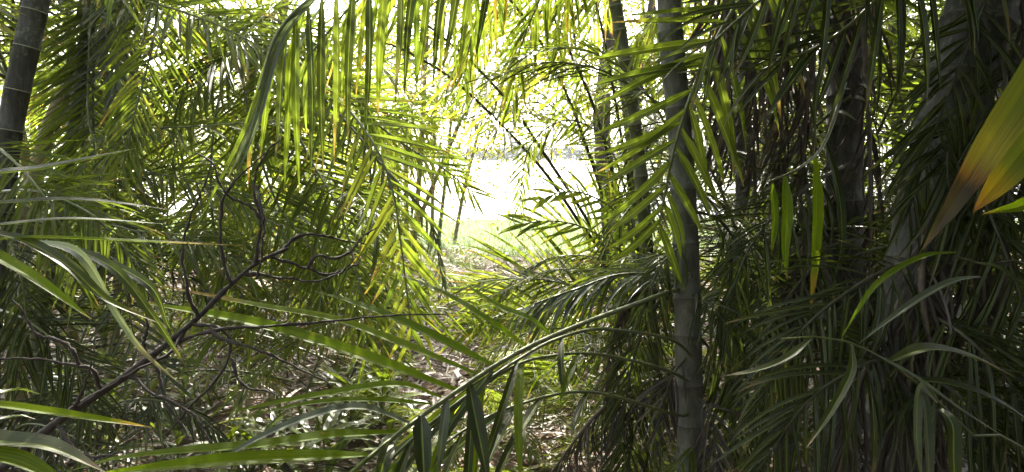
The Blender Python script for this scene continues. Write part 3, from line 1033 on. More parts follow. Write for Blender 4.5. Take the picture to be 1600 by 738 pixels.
B(f1, [(830, 548, 1.68), (760, 500, 1.7), (700, 463, 1.75), (615, 425, 1.82)], 13)
B(f1, [(690, 622, 1.45), (620, 602, 1.42), (490, 620, 1.4), (340, 648, 1.38)], 15)
B(f1, [(675, 632, 1.43), (565, 626, 1.38), (480, 632, 1.34), (380, 652, 1.3)], 13)
B(f1, [(640, 662, 1.38), (565, 638, 1.33), (490, 650, 1.28), (395, 690, 1.22), (320, 738, 1.18)], 17, 'grey')
B(f1, [(630, 676, 1.37), (510, 683, 1.3), (400, 698, 1.24), (200, 715, 1.18), (90, 742, 1.14)], 22)
B(f1, [(575, 712, 1.30), (480, 716, 1.24), (350, 722, 1.18), (140, 742, 1.12)], 26)
B(f1, [(770, 580, 1.58), (730, 628, 1.52), (698, 675, 1.46), (672, 740, 1.40)], 15, 'grey', nh=(0.6, -0.7, 0.3))
B(f1, [(733, 600, 1.52), (742, 650, 1.48), (752, 700, 1.45), (764, 760, 1.42)], 24, 'deep', nh=(0.3, -0.9, 0.2))
B(f1, [(698, 622, 1.46), (692, 670, 1.42), (684, 745, 1.38)], 15, 'grey', nh=(0.3, -0.9, 0.2))
B(f1, [(658, 650, 1.40), (660, 695, 1.36), (664, 770, 1.32)], 26, 'deep', nh=(0.2, -0.9, 0.2))
B(f1, [(610, 690, 1.34), (600, 720, 1.30), (585, 780, 1.28)], 20, 'deep', nh=(0.2, -0.9, 0.2))
B(f1, [(560, 735, 1.29), (540, 760, 1.26), (500, 800, 1.22)], 20, 'near', nh=(0.2, -0.9, 0.2))
B(f1, [(860, 524, 1.74), (830, 500, 1.76), (780, 480, 1.80), (720, 440, 1.86)], 11)
# two companion stalks of the same palm, folded blades lying along them
for pts, seed in (([(1070, 545, 2.3), (955, 515, 2.0), (875, 528, 1.85), (800, 568, 1.7), (720, 625, 1.55), (640, 690, 1.45), (560, 770, 1.38)], 1),
                  ([(1065, 590, 2.3), (945, 555, 1.95), (850, 558, 1.8), (790, 580, 1.68), (700, 645, 1.52), (620, 725, 1.42)], 2),
                  ([(1065, 650, 2.3), (925, 613, 1.95), (800, 636, 1.75), (700, 690, 1.62), (640, 760, 1.55)], 3)):
    rng = np.random.default_rng(200 + seed)
    path = spline([on_ground(1092, 700, 2.6), P(1088, 640, 2.58)] + [P(*q) for q in pts], 50)
    lf = leaflets_along(path, rng, 5, 0.40, 0.020, t0=0.70, a0=30, a1=25, grav=0.45, bend=2, sides=(1, -1), prof=([0, 0.3, 1], [0.5, 1, 0.8]))
    add_frond(low, path, rng, lf, mat='deep' if seed != 2 else 'near', rmat='rachis', r0=0.0065, r1=0.003, individual=True, sides=8)

# --- pale frond beside the grey trunk, sheen put into its leaf colour
rng = np.random.default_rng(301)
path = spline([b + (0.0, 0.0, 0.0), P(1086, 560, 2.56), P(1062, 448, 2.5), P(980, 428, 2.45), P(900, 452, 2.4), P(835, 475, 2.35)], 40)
lf = leaflets_along(path, rng, 24, 0.30, 0.016, t0=0.55, a0=40, a1=15, grav=0.3, bend=2)
add_frond(low, path, rng, lf, mat='grey', rmat='rachis', r0=0.009, individual=True)

# --- young backlit palm at the middle
b = on_ground(985, 560, 4.0)
fan = thing('palm', 'young palm with a yellow green backlit fan of upright leaflets in the middle', 'palm', b)
for i, (pts, n, L, W, mt) in enumerate([
    ([(1000, 475, 4.0), (960, 450, 3.95), (890, 440, 3.9), (820, 445, 3.8), (745, 470, 3.75)], 24, 0.50, 0.019, 'yellow'),
    ([(990, 480, 4.0), (930, 470, 3.8), (860, 475, 3.7), (790, 490, 3.6), (720, 520, 3.5)], 24, 0.34, 0.018, 'green'),
    ([(1000, 440, 4.0), (960, 385, 3.9), (910, 355, 3.8), (860, 345, 3.75), (815, 350, 3.7)], 20, 0.32, 0.020, 'yellow'),
    ([(1000, 400, 4.0), (965, 335, 3.8), (920, 305, 3.7), (880, 300, 3.65), (850, 310, 3.6)], 16, 0.26, 0.022, 'yellow'),
    ([(1010, 500, 4.0), (960, 540, 3.8), (900, 560, 3.7), (830, 590, 3.6)], 24, 0.34, 0.018, 'green'),
    ([(1010, 470, 4.0), (985, 330, 4.1), (950, 225, 4.1), (895, 188, 4.0), (848, 205, 3.95), (822, 245, 3.9), (812, 318, 3.9)], 38, 0.24, 0.012, 'green'),
]):
    rng = np.random.default_rng(320 + i)
    path = spline([b + (0, 0, 0.05)] + [P(*q) for q in pts], 40)
    lf = leaflets_along(path, rng, n, L, W, t0=0.40, a0=66, a1=20, grav=-0.02 if i < 4 else 0.15, bend=1 if i < 4 else 0, lift=0.3 if i < 4 else 0.1, jit=0.6, Up=(0.1, -1.0, 0.5 if i != 5 else 0.2), tilt=0.1)
    add_frond(fan, path, rng, lf, mat=mt, r0=0.010, individual=True)

# --- high frond whose leaflets fan left in front of the grey trunk
rng = np.random.default_rng(340)
path = spline([top2 + (0, 0, 0), P(1290, -160, 2.4), P(1200, -60, 2.2), P(1120, 60, 2.1), P(1062, 200, 2.1), P(1030, 350, 2.15)], 40)
lf = leaflets_along(path, rng, 26, 0.42, 0.026, t0=0.28, a0=70, a1=35, grav=0.05, bend=1, lift=0.1, Up=(0.2, -1, 0.3), tilt=0.1)
add_frond(thick, path, rng, lf, mat='green', r0=0.014, individual=True, sides=8)
for i, pts in enumerate([
    [(1590, -260, 2.1), (1450, -200, 1.9), (1330, -110, 1.85), (1200, -10, 1.85), (1110, 70, 1.85)],
    [(1600, -280, 2.1), (1500, -130, 1.9), (1400, -30, 1.85), (1300, 60, 1.85), (1190, 110, 1.85)],
]):
    rng = np.random.default_rng(350 + i)
    path = spline([top3] + [P(*q) for q in pts], 36)
    lf = leaflets_along(path, rng, 22, 0.36, 0.017, t0=0.35, a0=55, a1=25, grav=0.05, bend=1, Up=(0.1, -0.9, 0.5), jit=1.3)
    add_frond(lean, path, rng, lf, mat='deep', r0=0.012, individual=True, sides=8)

# --- hanging curtain frond over the top of the picture
rng = np.random.default_rng(511)
path = spline([top1, P(960, -400, 2.4), P(860, -200, 2.2), P(740, -95, 2.1), P(600, -45, 2.0), P(500, -10, 1.92), P(435, 50, 1.86), P(405, 140, 1.82)], 60)
fc = add_frond(tall, path, rng, None, rmat='rachis', r0=0.013, r1=0.004, sides=8)
ends = [(468, 302), (486, 284), (505, 280), (522, 258), (543, 232), (570, 226), (590, 196), (617, 176), (631, 156), (648, 150), (676, 138), (690, 118), (716, 128), (742, 96)]
tops_ = [(462, 18), (482, 2), (503, -8), (526, -18), (552, -28), (578, -36), (603, -46), (628, -54), (651, -64), (675, -72), (701, -82), (726, -90), (750, -100), (775, -112)]
for k, ((x0, y0), (x1, y1)) in enumerate(zip(tops_, ends)):
    d0 = 1.9 + (x0 - 460) * 0.0009
    xm = x0 * 0.45 + x1 * 0.55 + (4 if k % 2 else -3)
    B(fc, [(x0, y0, d0), (xm, (y0 + y1) / 2, d0 - 0.05), (x1, y1, d0 - 0.03)], 11.5, 'deep' if k % 3 else 'green', nh=(0.25 * (-1) ** k, -1, 0.1), tw=0.5, fold=0.6)
for k, (pts, w, mt) in enumerate([
    ([(500, -10), (440, 60), (402, 190), (362, 292)], 11, 'grey'), ([(496, -4), (430, 80), (386, 200), (300, 370)], 11, 'green'),
    ([(470, 12), (425, 110), (412, 200), (404, 262)], 11, 'green'), ([(452, 30), (440, 120), (436, 200), (430, 252)], 11, 'deep'),
    ([(480, 0), (455, 90), (450, 190), (444, 305)], 11, 'green'), ([(442, 42), (414, 130), (380, 230), (352, 285)], 10, 'grey'),
    ([(430, 60), (404, 150), (390, 240), (388, 300)], 10, 'green'), ([(520, -15), (475, 60), (458, 130), (432, 245)], 7, 'grey')]):
    B(fc, [(x, y, 1.88 + 0.02 * k) for x, y in pts], w, mt, nh=(0.3 * (-1) ** k, -1, 0.4), fold=0.6)
rng = np.random.default_rng(512)
path = spline([top1, P(980, -460, 2.6), P(880, -300, 2.55), P(760, -150, 2.5), P(660, -60, 2.45), P(560, 0, 2.4), P(480, 90, 2.35)], 60)
lf = leaflets_along(path, rng, 24, 0.46, 0.018, t0=0.42, a0=60, a1=25, grav=1.6, bend=0, lift=0.0, jit=0.5, Up=(0, -1, 0.3))
add_frond(tall, path, rng, lf, mat='yellow', rmat='rachis', r0=0.012, r1=0.003, individual=True)

for i, pts in enumerate([
    [(960, -330, 2.9), (880, -160, 3.1), (800, -60, 3.2), (745, 30, 3.2), (725, 120, 3.2)],
    [(1000, -260, 2.9), (920, -110, 3.2), (855, -20, 3.3), (815, 70, 3.3), (800, 150, 3.3)],
    [(1020, -330, 3.0), (940, -200, 3.8), (860, -100, 4.4), (790, -20, 4.6), (750, 90, 4.6)],
    [(1040, -330, 3.0), (1000, -150, 3.8), (950, -30, 4.2), (915, 70, 4.3), (905, 170, 4.3)],
    [(1010, -300, 2.9), (960, -160, 3.3), (905, -60, 3.5), (880, 20, 3.5), (872, 90, 3.5)],
]):
    rng = np.random.default_rng(515 + i)
    path = spline([top1] + [P(*q) for q in pts], 40)
    lf = leaflets_along(path, rng, 26, 0.34, 0.017, t0=0.35, a0=50, a1=22, grav=0.5, bend=0, jit=0.8, Up=(0.2, -1, 0.4))
    add_frond(tall, path, rng, lf, mat='yellow', r0=0.009, r1=0.002, hi=True)

# --- the yellowing blade close by at the right edge
b = on_ground(1800, 700, 1.2)
yel = thing('palm', 'palm leaf with yellowing brown tipped blades close by at the right edge', 'palm', b)
path = spline([b, P(1830, 500, 1.1), P(1790, 200, 0.95), P(1720, 0, 0.85), P(1640, -120, 0.8)], 30)
fy = add_frond(yel, path, rg, None, r0=0.012, r1=0.006, sides=8)
B(fy, [(1690, -60, 0.83), (1610, 120, 0.80), (1545, 225, 0.79), (1490, 315, 0.79), (1440, 392, 0.80)], 52, 'burnt', nh=(0.2, -1, 0.3), fold=0.3, tipstart=0.5)
B(fy, [(1740, 30, 0.88), (1650, 160, 0.83), (1590, 245, 0.81), (1520, 332, 0.80)], 48, 'burnt2', nh=(0.2, -1, 0.3), fold=0.3, tipstart=0.72)
B(fy, [(1770, 100, 0.92), (1700, 220, 0.88), (1620, 310, 0.86), (1535, 335, 0.85)], 40, 'near', nh=(0.2, -1, 0.4), fold=0.3)

# --- pale arching blades low at the right
b = on_ground(1760, 760, 1.4)
arcs = thing('palm', 'low palm with pale arching strap leaves in the lower right corner', 'palm', b)
path = spline([b, P(1740, 620, 1.4), P(1690, 470, 1.42), P(1600, 410, 1.43), P(1530, 415, 1.42), P(1490, 400, 1.44)], 24)
fa = add_frond(arcs, path, rg, None, r0=0.006, r1=0.002, rmat='rachis_dark')
B(fa, [(1532, 433, 1.42), (1490, 440, 1.40), (1440, 465, 1.37), (1390, 500, 1.34), (1342, 537, 1.32)], 13, 'grey')
B(fa, [(1495, 395, 1.44), (1440, 403, 1.43), (1370, 445, 1.42), (1316, 525, 1.42)], 11, 'near')
B(fa, [(1515, 410, 1.43), (1560, 420, 1.40), (1600, 455, 1.38), (1650, 520, 1.36)], 12, 'deep')
path = spline([b, P(1620, 760, 1.32), P(1520, 680, 1.28), P(1460, 622, 1.25), P(1380, 560, 1.22), P(1300, 528, 1.2), P(1220, 530, 1.2)], 28)
fb = add_frond(arcs, path, rg, None, r0=0.004, r1=0.0015, rmat='rachis')
B(fb, [(1465, 628, 1.25), (1438, 605, 1.22), (1432, 680, 1.20), (1442, 760, 1.2)], 15, 'grey', nh=(0.2, -1, 0.2))
B(fb, [(1440, 600, 1.24), (1446, 640, 1.2), (1450, 700, 1.18), (1454, 790, 1.18)], 18, 'grey', nh=(0.4, -1, 0.2))
B(fb, [(1470, 640, 1.26), (1488, 665, 1.22), (1490, 720, 1.20), (1494, 800, 1.2)], 20, 'deep', nh=(-0.2, -1, 0.2))
B(fb, [(1390, 565, 1.22), (1450, 546, 1.25), (1520, 560, 1.28), (1590, 592, 1.3)], 22, 'deep')
B(fb, [(1350, 545, 1.21), (1430, 590, 1.2), (1500, 640, 1.2), (1580, 690, 1.2)], 10, 'grey')
B(fb, [(1330, 538, 1.2), (1330, 580, 1.18), (1300, 640, 1.15), (1260, 700, 1.12)], 14, 'deep')
B(fb, [(1270, 527, 1.2), (1230, 560, 1.19), (1180, 580, 1.18), (1120, 590, 1.18)], 13, 'deep')
B(fb, [(1420, 595, 1.24), (1480, 600, 1.25), (1560, 630, 1.26), (1660, 700, 1.28)], 20, 'deep')
# hanging sunlit blades in the dark
path = spline([P(1320, 130, 2.5), P(1290, 220, 2.2), P(1250, 262, 2.0), P(1200, 285, 1.95)], 16)
fh = add_frond(thick, path, rg, None, r0=0.008, r1=0.003)
B(fh, [(1273, 245, 2.1), (1276, 330, 2.08), (1272, 410, 2.07), (1266, 492, 2.06)], 17, 'near', nh=(0.2, -1, 0.2))
B(fh, [(1226, 275, 1.98), (1230, 330, 1.96), (1227, 390, 1.95), (1230, 440, 1.95)], 15, 'near', nh=(-0.2, -1, 0.2))
B(fh, [(1206, 284, 1.95), (1210, 340, 1.95), (1205, 400, 1.95)], 12, 'near', nh=(0.2, -1, 0.2))
B(fh, [(1290, 222, 2.2), (1310, 300, 2.1), (1315, 380, 2.05), (1300, 450, 2.0)], 13, 'deep', nh=(0.2, -1, 0.2))

# ================================================================== LEFT-HAND PALMS
rl = np.random.default_rng(501)
# --- dark leaning trunk at the left edge
b = on_ground(-40, 700, 2.5)
lt = thing('palm', 'grey ringed palm trunk leaning right at the upper left edge', 'palm', b, 'palms on the left')
topl = P(120, -300, 2.5)
cane(lt, [b + (0, 0, -0.05), P(-20, 560, 2.5), P(2, 330, 2.5), P(16, 200, 2.5), P(45, 60, 2.5), P(62, -20, 2.5), topl], 0.042, 0.039, 'bark_grey', 'ring_pale', gap=0.13, bulge=0.04, sides=16, seed=31, ring_h=0.003)
crown(lt, topl, rl, 9, 1.9, el=(20, 75), droop=(60, 120), leaf=0.46, W=0.024, pairs=34, mats=('green', 'yellow'))
# --- tan leaning stem
b = on_ground(20, 640, 3.4)
tan = thing('palm', 'tan cane palm leaning right behind the grey trunk at upper left', 'palm', b, 'palms on the left')
toptan = P(250, -120, 3.3)
cane(tan, [b + (0, 0, -0.05), P(28, 480, 3.4), P(50, 300, 3.4), P(95, 160, 3.4), P(160, 62, 3.35), P(195, 10, 3.3), toptan], 0.045, 0.032, 'bark_tan', 'ring_pale', gap=0.11, seed=32)
crown(tan, toptan, rl, 9, 1.8, el=(10, 75), droop=(60, 120), leaf=0.42, W=0.022, pairs=34, mats=('green', 'yellow'))
# --- green cane with pale rings
b = on_ground(68, 690, 3.0)
rc = thing('palm', 'slim green cane palm with pale rings in the lower left', 'palm', b, 'palms on the left')
toprc = P(150, -110, 3.2)
cane(rc, [b + (0, 0, -0.05), P(64, 640, 3.0), P(60, 520, 3.0), P(78, 410, 3.0), P(100, 290, 3.05), P(128, 100, 3.1), toprc], 0.030, 0.022, 'bark_green', 'ring_pale', gap=0.075, bulge=0.14, seed=33)
crown(rc, toprc, rl, 5, 1.5, el=(30, 80), droop=(50, 110), leaf=0.40, W=0.022, pairs=34, mats=('green', 'deep'))
for k in range(4):
    crown(rc, b + np.array((rl.normal(0, 0.15), rl.normal(0, 0.15), rl.uniform(0.1, 0.7))), rl, 3, 1.3, el=(35, 80), droop=(50, 110), leaf=0.36, W=0.020, pairs=30, mats=('green', 'deep'))

# --- the palm in the left middle with the backlit V frond
b = on_ground(372, 520, 5.0)
vee = thing('palm', 'palm left of the gap with a bright backlit frond hanging tip down', 'palm', b, 'palms on the left')
topv = P(400, 60, 3.9)
cane(vee, [b + (0, 0, -0.05), P(370, 400, 4.9), P(380, 240, 4.5), topv], 0.032, 0.026, 'bark_green', 'ring_pale', gap=0.1, seed=35)
for i, (pts, n, L, W, mt, gv) in enumerate([
    ([(470, 100, 3.2), (560, 190, 2.85), (608, 280, 2.72), (626, 380, 2.68), (642, 510, 2.66)], 32, 0.36, 0.020, 'yellow', 0.2),
    ([(470, 90, 3.6), (560, 170, 3.5), (630, 225, 3.45), (690, 262, 3.4), (738, 300, 3.4)], 30, 0.28, 0.014, 'yellow', 0.35),
    ([(460, 110, 3.5), (540, 190, 3.3), (600, 262, 3.2), (668, 340, 3.15), (692, 440, 3.1)], 30, 0.20, 0.012, 'grey', 3.5),
    ([(430, 130, 3.4), (480, 240, 3.1), (530, 330, 2.9), (560, 440, 2.8), (575, 540, 2.8)], 34, 0.34, 0.016, 'green', 0.4),
    ([(380, 110, 3.5), (400, 220, 3.2), (440, 330, 3.0), (520, 420, 2.9), (590, 470, 2.9)], 34, 0.36, 0.018, 'green', 0.4),
    ([(350, 130, 3.6), (330, 250, 3.3), (340, 380, 3.1), (400, 500, 3.0)], 34, 0.36, 0.018, 'yellow', 0.4),
]):
    rng = np.random.default_rng(520 + i)
    path = spline([topv] + [P(*q) for q in pts], 44)
    lf = leaflets_along(path, rng, n, L, W, t0=0.25, a0=56, a1=26, grav=gv * 0.25, bend=0 if i in (0, 1) else 1, lift=0.12, jit=0.6, Up=((0.1, -1, 0.45), (-0.1, -1, 0.6), (0.5, -1, 0.6), (0.2, -1, 0.8), (0.1, -0.8, 0.8), (0.4, -1, 0.7))[i], tilt=0.0 if i < 2 else 0.2)
    add_frond(vee, path, rng, lf, mat=mt, r0=0.010, individual=i < 4)

# --- feathery fronds of these palms in the middle distance
for i, (palm, start, pts, n, L, W, mt, up) in enumerate([
    (tan, toptan, [(250, -60, 3.0), (240, 60, 2.9), (215, 160, 2.8), (190, 265, 2.75)], 40, 0.30, 0.013, 'yellow', (0.2, -1, 0.4)),
    (tan, toptan, [(140, 40, 3.1), (190, 0, 3.0), (290, 20, 2.8), (400, 70, 2.7), (480, 140, 2.65)], 44, 0.34, 0.015, 'green', (0, -0.8, 0.9)),
    (rc, toprc, [(140, 195, 3.0), (200, 200, 2.9), (300, 198, 2.8), (430, 188, 2.7)], 40, 0.30, 0.013, 'green', (0, -0.5, 1)),
    (tan, toptan, [(200, -60, 3.1), (188, 50, 3.0), (180, 150, 3.0)], 34, 0.24, 0.013, 'grey', (0.1, -1, 0.2)),
    (tan, toptan, [(310, -60, 3.6), (304, 100, 3.5), (288, 215, 3.4)], 34, 0.26, 0.014, 'yellow', (-0.1, -1, 0.3)),
    (vee, topv, [(440, 0, 3.5), (380, 60, 3.1), (300, 160, 2.9), (262, 275, 2.9)], 42, 0.34, 0.014, 'green', (-0.3, -1, 0.6)),
    (vee, topv, [(500, 60, 3.8), (450, 120, 3.6), (400, 230, 3.5), (368, 340, 3.4)], 40, 0.34, 0.015, 'yellow', (-0.3, -1, 0.5)),
    (rc, toprc, [(150, 260, 3.0), (220, 268, 2.9), (330, 292, 2.8), (430, 350, 2.8)], 42, 0.32, 0.014, 'green', (0.2, -0.7, 0.9)),
    (rc, toprc, [(130, 300, 3.0), (190, 355, 2.8), (300, 372, 2.7), (420, 440, 2.7)], 42, 0.32, 0.014, 'green', (0.2, -0.6, 0.9)),
    (vee, topv, [(480, 300, 3.5), (420, 360, 3.2), (340, 430, 3.0), (285, 510, 3.0)], 42, 0.32, 0.015, 'yellow', (-0.3, -0.8, 0.7)),
    (vee, topv, [(530, 380, 3.4), (470, 430, 3.2), (390, 480, 3.0), (310, 545, 2.9)], 42, 0.34, 0.016, 'yellow', (-0.3, -0.7, 0.8)),
    (vee, topv, [(600, 440, 3.5), (540, 490, 3.2), (450, 540, 3.0), (380, 610, 2.9)], 42, 0.34, 0.016, 'yellow', (-0.3, -0.7, 0.8)),
    (rc, toprc, [(200, 480, 2.9), (260, 580, 2.85), (230, 660, 2.8), (170, 720, 2.8)], 36, 0.28, 0.014, 'grey', (0.2, -0.8, 0.7)),
    (rc, toprc, [(100, 140, 3.2), (160, 60, 3.1), (230, 10, 3.0), (330, -40, 2.9)], 36, 0.30, 0.014, 'green', (0, -1, 0.5)),
    (vee, topv, [(560, 160, 4.2), (640, 190, 4.2), (690, 225, 4.2), (715, 270, 4.2)], 34, 0.30, 0.013, 'yellow', (0.2, -1, 0.5)),
    (vee, topv, [(430, 60, 3.3), (330, 100, 3.0), (200, 200, 2.9), (130, 330, 2.9)], 44, 0.36, 0.015, 'green', (-0.3, -0.8, 0.8)),
]):
    rng = np.random.default_rng(560 + i)
    path = spline([start] + [P(*q) for q in pts], 44)
    lf = leaflets_along(path, rng, n, L, W, t0=0.18, a0=60, a1=26, grav=0.12, bend=int(i % 3 == 0), lift=0.15, jit=0.8, Up=up, tilt=0.15)
    add_frond(palm, path, rng, lf, mat=mt, r0=0.008, r1=0.002, hi=True)

for i, pts in enumerate([
    [(-30, 210, 2.4), (30, 260, 2.25), (90, 340, 2.2), (120, 440, 2.2)],
    [(-20, 330, 2.4), (20, 390, 2.2), (40, 480, 2.2), (30, 580, 2.2)],
    [(-10, 300, 2.4), (60, 300, 2.25), (150, 340, 2.2), (220, 420, 2.2)],
    [(-20, 480, 2.4), (40, 500, 2.2), (110, 560, 2.2), (150, 650, 2.2)],
]):
    rng = np.random.default_rng(580 + i)
    path = spline([P(*q) for q in pts], 26)
    lf = leaflets_along(path, rng, 28, 0.26, 0.011, t0=0.12, a0=60, a1=28, grav=0.3, bend=1, jit=1.2, Up=(0.3, -0.8, 0.8))
    add_frond(lt, path, rng, lf, mat=('green', 'deep')[i % 2], r0=0.006, r1=0.002, hi=True)

# --- near broad blades entering from the left edge
b = on_ground(-300, 700, 1.35)
nb = thing('palm', 'near palm with broad dark blades reaching in from the left edge', 'palm', b)
path = spline([b, P(-260, 500, 1.35), P(-120, 300, 1.3), P(-50, 330, 1.25), P(-40, 450, 1.2), P(-60, 640, 1.1), P(-90, 760, 1.05)], 44)
fl = add_frond(nb, path, rl, None, r0=0.012, r1=0.005, sides=8)
B(fl, [(-70, 290, 1.27), (0, 272, 1.28), (75, 263, 1.32), (215, 232, 1.38)], 21, 'deep')
B(fl, [(-55, 320, 1.26), (0, 318, 1.27), (125, 313, 1.32), (268, 328, 1.40)], 12, 'deep')
B(fl, [(-50, 352, 1.25), (0, 352, 1.26), (110, 343, 1.32), (255, 350, 1.40)], 11, 'deep')
B(fl, [(-48, 378, 1.24), (60, 372, 1.27), (220, 378, 1.36), (380, 384, 1.46)], 10, 'near')
B(fl, [(-45, 375, 1.23), (0, 404, 1.22), (60, 440, 1.20), (143, 499, 1.20)], 21, 'near')
B(fl, [(-40, 360, 1.24), (35, 376, 1.26), (105, 415, 1.26), (165, 468, 1.27), (248, 505, 1.30)], 19, 'deep')
B(fl, [(40, 376, 1.42), (125, 398, 1.38), (185, 493, 1.36), (225, 550, 1.35), (284, 602, 1.36)], 13, 'grey', nh=(-0.5, -0.4, 0.8))
B(fl, [(90, 380, 1.50), (175, 418, 1.46), (235, 488, 1.45), (298, 584, 1.45)], 14, 'deep', nh=(-0.5, -0.4, 0.8))
B(fl, [(150, 400, 1.58), (235, 448, 1.53), (265, 513, 1.52), (290, 553, 1.52)], 12, 'deep', nh=(-0.5, -0.4, 0.8))
B(fl, [(-55, 632, 1.10), (0, 634, 1.11), (100, 648, 1.13), (238, 668, 1.17)], 16, 'near')
B(fl, [(-50, 615, 1.15), (0, 614, 1.16), (30, 609, 1.2), (62, 616, 1.24)], 13, 'deep')
B(fl, [(-52, 660, 1.12), (0, 655, 1.14), (30, 650, 1.18), (55, 655, 1.2)], 13, 'grey')
B(fl, [(-70, 670, 1.08), (0, 690, 1.08), (80, 700, 1.08), (165, 738, 1.08)], 34, 'deep')
B(fl, [(-80, 720, 1.06), (0, 715, 1.06), (60, 735, 1.05), (120, 775, 1.05)], 32, 'near')

# ================================================================== LOOSE BACKGROUND PALMS
bgd = [
    # x, y, canes, fronds per cane, low fronds, label
    (-2.6, 4.6, 3, 9, 16, 'clustered palm filling the left side behind the ringed green cane'),
    (-1.75, 5.6, 1, 7, 22, 'bushy palm cluster behind the dead twigs on the left'),
    (-3.6, 6.2, 4, 9, 14, 'tall palm cluster deep in the upper left background'),
    (-2.3, 7.6, 4, 9, 16, 'sunlit palm cluster behind the hanging frond left of the gap'),
    (-1.5, 9.4, 3, 8, 14, 'sunlit palm cluster on the edge of the lawn left of the bright gap'),
    (-5.2, 8.4, 4, 9, 14, 'far palm cluster glimpsed at the left edge'),
    (-4.2, 11.2, 4, 9, 14, 'far sunlit palm cluster at the left side of the lawn'),
    (-7.5, 11.5, 4, 9, 14, 'farthest palm cluster beyond the left trunks'),
    (-1.15, 3.7, 0, 0, 16, 'low leafy palm under the dead branch in the lower left'),
    (-2.1, 3.1, 0, 0, 16, 'low shaded palm at the foot of the ringed green cane'),
    (1.9, 5.6, 3, 8, 18, 'palm cluster behind the straight grey trunk'),
    (1.25, 3.65, 2, 9, 26, 'dense dark palm cluster between the straight grey trunk and the shaggy one'),
    (2.45, 3.75, 2, 9, 26, 'dense dark palm cluster seen between the shaggy trunk and the leaning trunk'),
    (-1.3, 12.6, 3, 9, 12, 'far sunlit palm cluster on the lawn just left of the bright gap'),
    (2.4, 11.4, 3, 9, 12, 'far sunlit palm cluster on the lawn just right of the bright gap'),
    (-1.45, 4.1, 0, 0, 22, 'feathery low palm behind the dead branch and left of the hanging bright frond'),
    (3.1, 4.7, 4, 9, 18, 'palm cluster filling the dark right side behind the thick trunks'),
    (2.9, 7.6, 4, 9, 16, 'sunlit palm cluster far behind the dark thicket'),
    (4.9, 6.4, 4, 9, 16, 'palm cluster behind the yellowing leaf at the far right'),
    (5.6, 9.2, 4, 9, 14, 'far palm cluster beyond the right edge of the thicket'),
    (0.95, 2.95, 0, 0, 30, 'low dark palm crowding the foot of the straight grey trunk'),
    (1.75, 3.1, 0, 0, 34, 'low dark palm between the two thick trunks'),
    (2.1, 2.75, 0, 0, 20, 'low dark palm behind the pale arching blades in the corner'),
    (-0.15, 4.7, 0, 0, 12, 'low bright palm in the middle of the leaf littered path'),
    (0.1, 3.05, 0, 0, 14, 'small shaded palm in front of the long sweeping frond, low in the middle'),
    (-0.3, 3.35, 0, 0, 14, 'small feathery palm low in the middle behind the broad bright blades'),
    (0.45, 3.2, 0, 0, 14, 'small dark palm low beside the foot of the straight grey trunk'),
    (0.45, 4.3, 0, 0, 16, 'low green palm at the right side of the leaf littered path'),
    (0.15, 6.2, 0, 0, 10, 'low sunlit palm farther along the leaf littered path'),
    (-0.75, 4.9, 0, 0, 14, 'low feathery palm at the left side of the leaf littered path'),
]
for i, (x, y, nc, nf, nl, lab) in enumerate(bgd):
    rng = np.random.default_rng(600 + i)
    b = np.array((x, y, 0.0))
    o = thing('palm_cluster', lab, 'palm', b, 'palm clusters in the background')
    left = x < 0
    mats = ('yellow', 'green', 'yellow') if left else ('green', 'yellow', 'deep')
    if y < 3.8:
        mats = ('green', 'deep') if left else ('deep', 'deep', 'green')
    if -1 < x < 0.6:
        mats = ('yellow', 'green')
    for k in range(nc):
        h = rng.uniform(1.2, 4.4)
        ft = b + np.array((rng.normal(0, 0.25), rng.normal(0, 0.25), -0.03))
        tp = ft + np.array((rng.normal(0, 0.3), rng.normal(0, 0.3), h))
        cane(o, [ft, (ft + tp) / 2 + rng.normal(0, 0.06, 3), tp], 0.035, 0.026, 'bark_green' if k % 2 else 'bark_tan', 'ring_pale', gap=0.12, sides=8, seed=700 + i * 5 + k)
        crown(o, tp, rng, nf, 2.0, el=(5, 80), mats=mats)
    for k in range(nl):
        crown(o, b + np.array((rng.normal(0, 0.30), rng.normal(0, 0.30), rng.uniform(0.05, 1.5 if nc else (0.35 if -1 < x < 0.6 else 1.1)))), rng, 1, 1.5 if nc else (0.6 if (-0.5 < x < 0.5 and y < 3.5) else 0.85 if x > -1 else 1.2), el=(20, 85), mats=mats, near=1.9)


